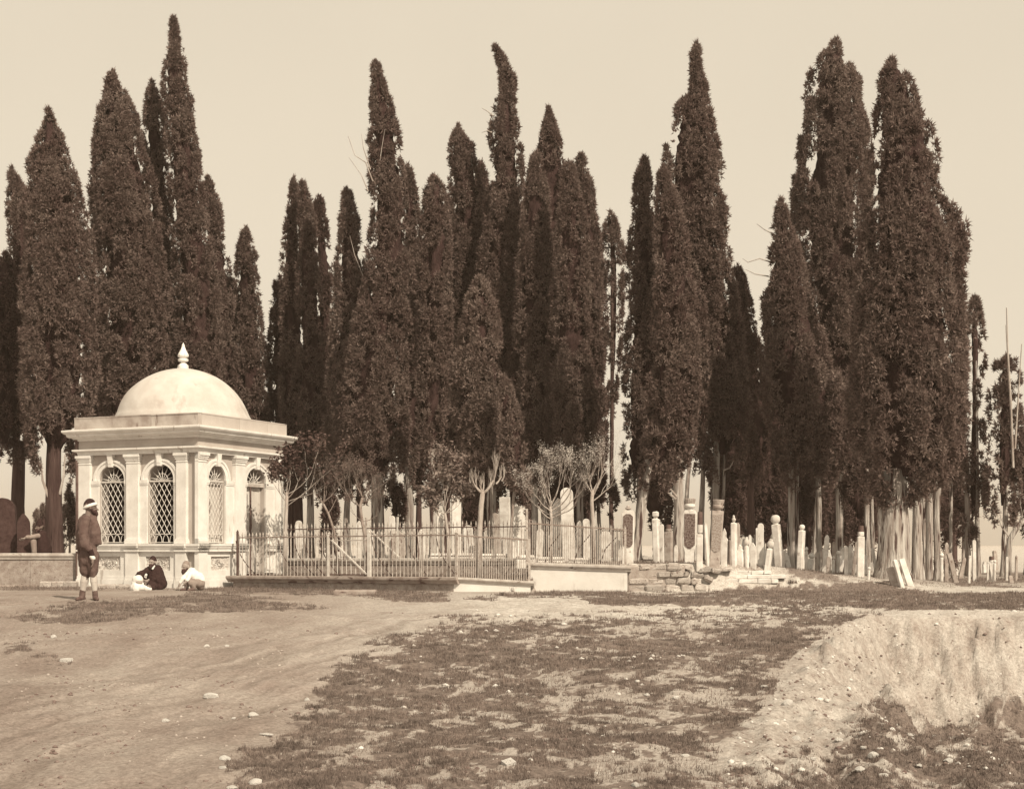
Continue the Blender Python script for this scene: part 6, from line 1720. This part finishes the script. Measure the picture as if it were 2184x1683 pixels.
def head(t, c, face, r=.098, m='skin', beard=True, tilt=0):
    """head centred at c, looking along face (unit xy)"""
    c = Vector(c); f = Vector(face).normalized(); s = Vector((-f.y, f.x, 0)).normalized(); u = Vector((0, 0, 1)); k = r / .098
    caps = [(c + u * .03 * k - f * .012 * k, c + u * .03 * k + f * .006 * k, .092 * k, .084 * k), (c - u * .045 * k + f * .02 * k, c - u * .07 * k + f * .035 * k, .062 * k, .045 * k), (c + f * .05 * k - u * .02 * k, c + f * .055 * k - u * .05 * k, .045 * k, .04 * k),
            (c - u * .06 * k - f * .02 * k, c - u * .16 * k - f * .03 * k, .05 * k, .055 * k),
            (c + f * .088 * k + u * .0 * k, c + f * .112 * k - u * .03 * k, .010 * k, .015 * k),
            (c + f * .085 * k - u * .058 * k + s * .018 * k, c + f * .085 * k - u * .058 * k - s * .018 * k, .011 * k, .011 * k),
            (c + f * .082 * k + u * .022 * k + s * .035 * k, c + f * .082 * k + u * .022 * k + s * .015 * k, .012 * k, .012 * k), (c + f * .082 * k + u * .022 * k - s * .035 * k, c + f * .082 * k + u * .022 * k - s * .015 * k, .012 * k, .012 * k)]
    for q in (1, -1): caps.append((c + s * q * .083 * k - u * .015 * k - f * .01 * k, c + s * q * .088 * k + u * .02 * k - f * .018 * k, .014 * k, .016 * k))
    ho = blob('head', caps, M[m], t, .0065, 3)
    for q in (1, -1):
        e = MB().lathe([(.001, -.011), (.009, -.006), (.011, 0), (.009, .006), (.001, .011)], 10).build('eye', M['hair'], ho); e.location = c + f * .080 * k + s * q * .030 * k + u * .004 * k; e.scale = (k, k, k * .7)
    if beard:
        blob('beard', [(c - u * .055 * k + f * .055 * k, c - u * .10 * k + f * .075 * k, .05 * k, .045 * k), (c - u * .10 * k + f * .075 * k, c - u * .145 * k + f * .08 * k, .042 * k, .02 * k), (c - u * .03 * k + s * .07 * k + f * .012 * k, c - u * .08 * k + s * .045 * k + f * .05 * k, .022 * k, .03 * k), (c - u * .03 * k - s * .07 * k + f * .012 * k, c - u * .08 * k - s * .045 * k + f * .05 * k, .022 * k, .03 * k),
                       (c - u * .042 * k + f * .088 * k + s * .025 * k, c - u * .042 * k + f * .088 * k - s * .025 * k, .010 * k, .010 * k)], M['hair'], t, .007, 2, noise=.01)
    return ho
# standing man
X, Y, Z = ground_hit(189, 1279)
man = thing('person', 'standing bearded man in dark baggy breeches and coat, cap wound with white cloth', 'person', (X, Y, Z), 0)
q = .001195
def P3(x, y, d=0): return ((x - 300) * q, d, (1600 - y) * q)
hd = Vector(P3(322, 225)); fdir = (.86, .35, 0)
head(man, hd - Vector((0, 0, .02)), fdir, .105, 'skin_dark')
blob('skull_cap', [(hd + Vector((-.012, 0, .035)), hd + Vector((-.005, 0, .065)), .098, .088)], M['cloth_black'], man, .009, 3)
def band(pc, R, r, tiltv, m, parent, name='turban_cloth'):
    caps = []; n = 22
    for i in range(n):
        a = 2 * PI * i / n; b = 2 * PI * (i + 1) / n
        f_ = lambda t_: Vector(pc) + Vector((math.cos(t_) * R, math.sin(t_) * R, tiltv * math.cos(t_)))
        caps.append((f_(a), f_(b), r, r)); caps.append((f_(a) + Vector((0, 0, r * .9)), f_(b) + Vector((0, 0, r * .9)), r * .85, r * .85))
    return blob(name, caps, m, parent, .009, 3)
band(hd + Vector((.0, 0, .005)), .093, .023, .038, M['cloth_white'], man)
blob('coat', [(P3(265, 385, .02), P3(350, 385, .02), .085, .075, .8), (P3(230, 430, .02), P3(230, 620, .03), .10, .12, .8), (P3(340, 430, .0), P3(370, 620, .0), .095, .125, .9),
              (P3(205, 600, .03), P3(215, 800, .03), .115, .115, .8), (P3(370, 620, 0), P3(395, 740, 0), .12, .095, .9), (P3(300, 500, 0), P3(300, 780, 0), .14, .14, .8), (P3(425, 700, 0), P3(455, 765, 0), .06, .035),
              (P3(200, 800, .05), P3(190, 1080, .06), .085, .06, .7), (P3(240, 360, .03), P3(330, 350, 0), .05, .05)], M['cloth_brown'], man, .012, 3, noise=.028)
blob('sleeve', [(P3(285, 420, -.12), P3(265, 620, -.17), .085, .088), (P3(265, 620, -.17), P3(290, 780, -.17), .088, .095), (P3(290, 790, -.17), P3(350, 850, -.17), .09, .06)], M['cloth_brown'], man, .012, 3, noise=.028)
blob('under_sleeve', [(P3(350, 850, -.17), P3(385, 930, -.17), .055, .045)], M['cloth_black'], man, .01, 2)
blob('cuff', [(P3(385, 965, -.17), P3(400, 985, -.17), .042, .042)], M['cloth_white'], man, .009, 3)
hc = []; hand(hc, P3(392, 985, -.17), (.05, 0, -1), (.3, -1, 0), 1.05, .5); blob('hand', hc, M['skin_dark'], man, .005, 1)
blob('breeches', [(P3(300, 800, 0), P3(300, 1020, 0), .14, .15, .8), (P3(270, 950, .02), P3(255, 1180, .03), .13, .10), (P3(350, 950, -.03), P3(370, 1170, -.03), .13, .085), (P3(255, 1180, .03), P3(255, 1235, .03), .09, .07), (P3(370, 1180, -.03), P3(372, 1240, -.03), .08, .062)], M['cloth_brown'], man, .012, 3, noise=.03)
blob('stocking', [(P3(250, 1230, .03), P3(235, 1330, .03), .062, .068), (P3(235, 1330, .03), P3(215, 1470, .03), .066, .046)], M['stocking'], man, .009, 3)
blob('stocking', [(P3(372, 1230, -.03), P3(378, 1330, -.03), .058, .062), (P3(378, 1330, -.03), P3(390, 1475, -.03), .060, .042)], M['stocking'], man, .009, 3)
blob('shoe', [(P3(212, 1470, .03), P3(205, 1570, .03), .05, .052), (P3(205, 1575, .03), P3(170, 1590, -.09), .046, .036), (P3(215, 1585, .05), P3(220, 1588, .05), .042, .042)], M['leather'], man, .009, 3)
blob('shoe', [(P3(392, 1480, -.03), P3(398, 1570, -.03), .046, .048), (P3(398, 1575, -.03), P3(440, 1588, -.10), .044, .034), (P3(390, 1585, 0), P3(388, 1588, .02), .04, .04)], M['leather'], man, .009, 3)
man.scale = (1.1, 1.05, 1.0)
# seated man
Yq = 29.6; X = wx(327, Yq); Z = hz(X, Yq)
sm_ = thing('person', 'bearded man in a black cloak and cap sitting on the ground by the kiosk', 'person', (X, Yq, Z), 0)
q2 = .00087
def P4(x, y, d=0): return ((x - 750) * q2, d, (925 - y) * q2)
hh_ = Vector(P4(738, 270, -.02)); head(sm_, hh_, (-.42, -.9, 0), .088, 'skin')
blob('cap', [(hh_ + Vector((.005, .01, .045)), hh_ + Vector((.008, .01, .085)), .084, .062)], M['cloth_black'], sm_, .008, 3)
blob('cloak', [(P4(690, 400, .02), P4(860, 390, .05), .06, .065), (P4(740, 430, .03), P4(770, 760, .05), .12, .17, .9), (P4(860, 430, .06), P4(930, 780, .06), .085, .13), (P4(900, 700, 0), P4(985, 820, -.02), .12, .075), (P4(650, 430, -.02), P4(480, 560, -.12), .065, .072), (P4(470, 570, -.13), P4(420, 640, -.14), .085, .09),
              (P4(430, 650, -.14), P4(520, 730, -.12), .08, .07), (P4(750, 830, .0), P4(900, 860, -.05), .10, .09), (P4(600, 800, .02), P4(760, 850, -.12), .12, .09), (P4(430, 640, -.12), P4(560, 800, 0), .09, .12)], M['cloth_black'], sm_, .012, 3, noise=.03)
blob('trouser_leg', [(P4(560, 820, -.12), P4(800, 880, -.22), .065, .05), (P4(800, 880, -.2), P4(680, 885, -.28), .05, .04)], M['cloth_black'], sm_, .01, 3, noise=.02)
blob('shirt_front', [(P4(760, 420, -.095), P4(795, 350, -.07), .022, .02), (P4(615, 560, -.13), P4(605, 580, -.13), .028, .03)], M['cloth_white'], sm_, .007, 2)
hc = []; hand(hc, P4(540, 680, -.20), (.65, -.1, -.75), (.5, -.5, .4), .95, .5); blob('hand', hc, M['skin'], sm_, .005, 1)
hc = []; hand(hc, P4(700, 680, -.22), (-.65, -.1, -.7), (-.5, -.5, .4), .95, .5); blob('hand', hc, M['skin'], sm_, .005, 1)
# child in white
Yc = 29.1; X = wx(296, Yc); Z = hz(X, Yc)
ch = thing('person', 'small child wrapped in white, sitting on the ground beside the cloaked man', 'person', (X, Yc, Z), 0)
def P5(x, y, d=0): return ((x - 400) * q2, d, (1010 - y) * q2)
blob('robe', [(P5(380, 900, 0), P5(330, 950, -.02), .13, .12), (P5(390, 850, 0), P5(380, 950, -.04), .08, .13), (P5(400, 940, -.05), P5(600, 960, -.12), .09, .06), (P5(600, 960, -.12), P5(700, 975, -.12), .055, .045)], M['cloth_white'], ch, .01, 3, noise=.025)
h5 = Vector(P5(385, 800, -.02))
blob('head', [(h5, h5 + Vector((.03, -.03, -.02)), .085, .075), (h5, h5 + Vector((.01, 0, -.1)), .05, .05), (h5 + Vector((.075, -.07, -.01)), h5 + Vector((.08, -.075, -.02)), .012, .013)], M['skin'], ch, .007, 3)
blob('headscarf', [(h5 + Vector((-.02, .02, .03)), h5 + Vector((.01, 0, .045)), .108, .10), (h5 + Vector((-.06, .0, -.02)), h5 + Vector((-.07, 0, -.10)), .075, .085), (h5 + Vector((-.02, .04, -.02)), h5 + Vector((.0, .05, -.12)), .09, .09)], M['cloth_white'], ch, .009, 3, noise=.015)
hc = []; hand(hc, P5(640, 900, -.14), (1, -.2, -.1), (0, -.3, 1), .6, .3); blob('hand', hc, M['skin'], ch, .004, 1)
# squatting man in a white shirt
Ys = 29.2; X = wx(409, Ys); Z = hz(X, Ys)
sq_ = thing('person', 'squatting bearded man in a white shirt and grey trousers at the kiosk corner', 'person', (X, Ys, Z), 0)
def P6(x, y, d=0): return ((x - 1700) * q2, d, (1000 - y) * q2)
h6 = Vector(P6(1560, 450, -.04)); head(sq_, h6, (-.5, -.8, -.1), .088, 'skin')
blob('cap', [(h6 + Vector((.01, .02, .05)), h6 + Vector((.01, .02, .07)), .082, .072)], M['cloth_grey'], sq_, .008, 3)
blob('shirt', [(P6(1610, 560, 0), P6(1700, 590, .04), .075, .085), (P6(1680, 600, .03), P6(1830, 720, .05), .13, .15, .9), (P6(1830, 720, .05), P6(1890, 760, .04), .14, .11), (P6(1610, 600, -.06), P6(1530, 720, -.14), .055, .05), (P6(1530, 720, -.14), P6(1470, 810, -.16), .05, .04), (P6(1690, 620, -.08), P6(1640, 750, -.2), .055, .05)], M['cloth_white'], sq_, .011, 3, noise=.025)
blob('trousers', [(P6(1880, 820, .04), P6(1620, 790, -.12), .11, .075), (P6(1620, 790, -.12), P6(1600, 930, -.1), .07, .05), (P6(1890, 830, .02), P6(1740, 820, -.2), .11, .075), (P6(1740, 820, -.2), P6(1790, 940, -.16), .07, .05), (P6(1880, 830, .05), P6(1900, 900, .05), .11, .09)], M['cloth_grey'], sq_, .011, 3, noise=.025)
hc = []; hand(hc, P6(1470, 815, -.16), (-.3, -.2, -.9), (.5, -.6, 0), .9, .4); blob('hand', hc, M['skin'], sq_, .005, 1)
hc = []; hand(hc, P6(1640, 755, -.2), (-.4, -.2, -.8), (-.5, -.6, 0), .9, .4); blob('hand', hc, M['skin'], sq_, .005, 1)
for (px, dy) in ((1590, -.12), (1780, -.2)):
    blob('shoe', [(P6(px, 965, dy), P6(px - 80, 985, dy - .10), .036, .03), (P6(px, 975, dy), P6(px + 15, 980, dy + .04), .034, .032)], M['leather'], sq_, .008, 2)
# person behind the left wall
Yp = 32.75; X = wx(84, Yp); Z = .98
wp = thing('person', 'person in dark clothes and tall cap resting behind the grey slab wall', 'person', (X, Yp, Z), 0)
kq = .0631 / F * Yp
def P7(x, y, d=0): return ((x - 1000) * kq, d, wz(1081.8 + .0631 * y, Yp) - Z)
h7 = Vector(P7(1000, 690, 0)); head(wp, h7, (-.7, -.7, 0), .085, 'skin_dark')
blob('tall_cap', [(h7 + Vector((0, 0, .05)), h7 + Vector((.01, 0, .16)), .082, .055)], M['cloth_black'], wp, .009, 3)
blob('coat', [(P7(1000, 920, .02), P7(1150, 900, .02), .07, .075), (P7(1080, 950, .03), P7(1140, 1500, .04), .13, .19), (P7(1140, 1400, .04), P7(1140, 1750, .04), .18, .18), (P7(1000, 1300, .05), P7(950, 1700, .05), .12, .12)], M['cloth_black'], wp, .013, 3, noise=.025)
blob('sleeve', [(P7(1000, 970, -.08), P7(780, 1010, -.16), .065, .055), (P7(780, 1010, -.16), P7(680, 1010, -.2), .055, .045)], M['cloth_grey'], wp, .01, 3, noise=.02)
blob('knee', [(P7(840, 1130, -.08), P7(870, 1500, -.08), .075, .07), (P7(870, 1500, -.08), P7(900, 1750, 0), .07, .08)], M['cloth_grey'], wp, .011, 3, noise=.02)
hc = []; hand(hc, P7(620, 1040, -.2), (-.85, 0, -.5), (0, -1, .3), .95, .6); hc.append((Vector(P7(690, 1015, -.2)), Vector(P7(620, 1040, -.2)), .03, .024)); blob('hand', hc, M['skin'], wp, .005, 1)
print('tombs', STN)
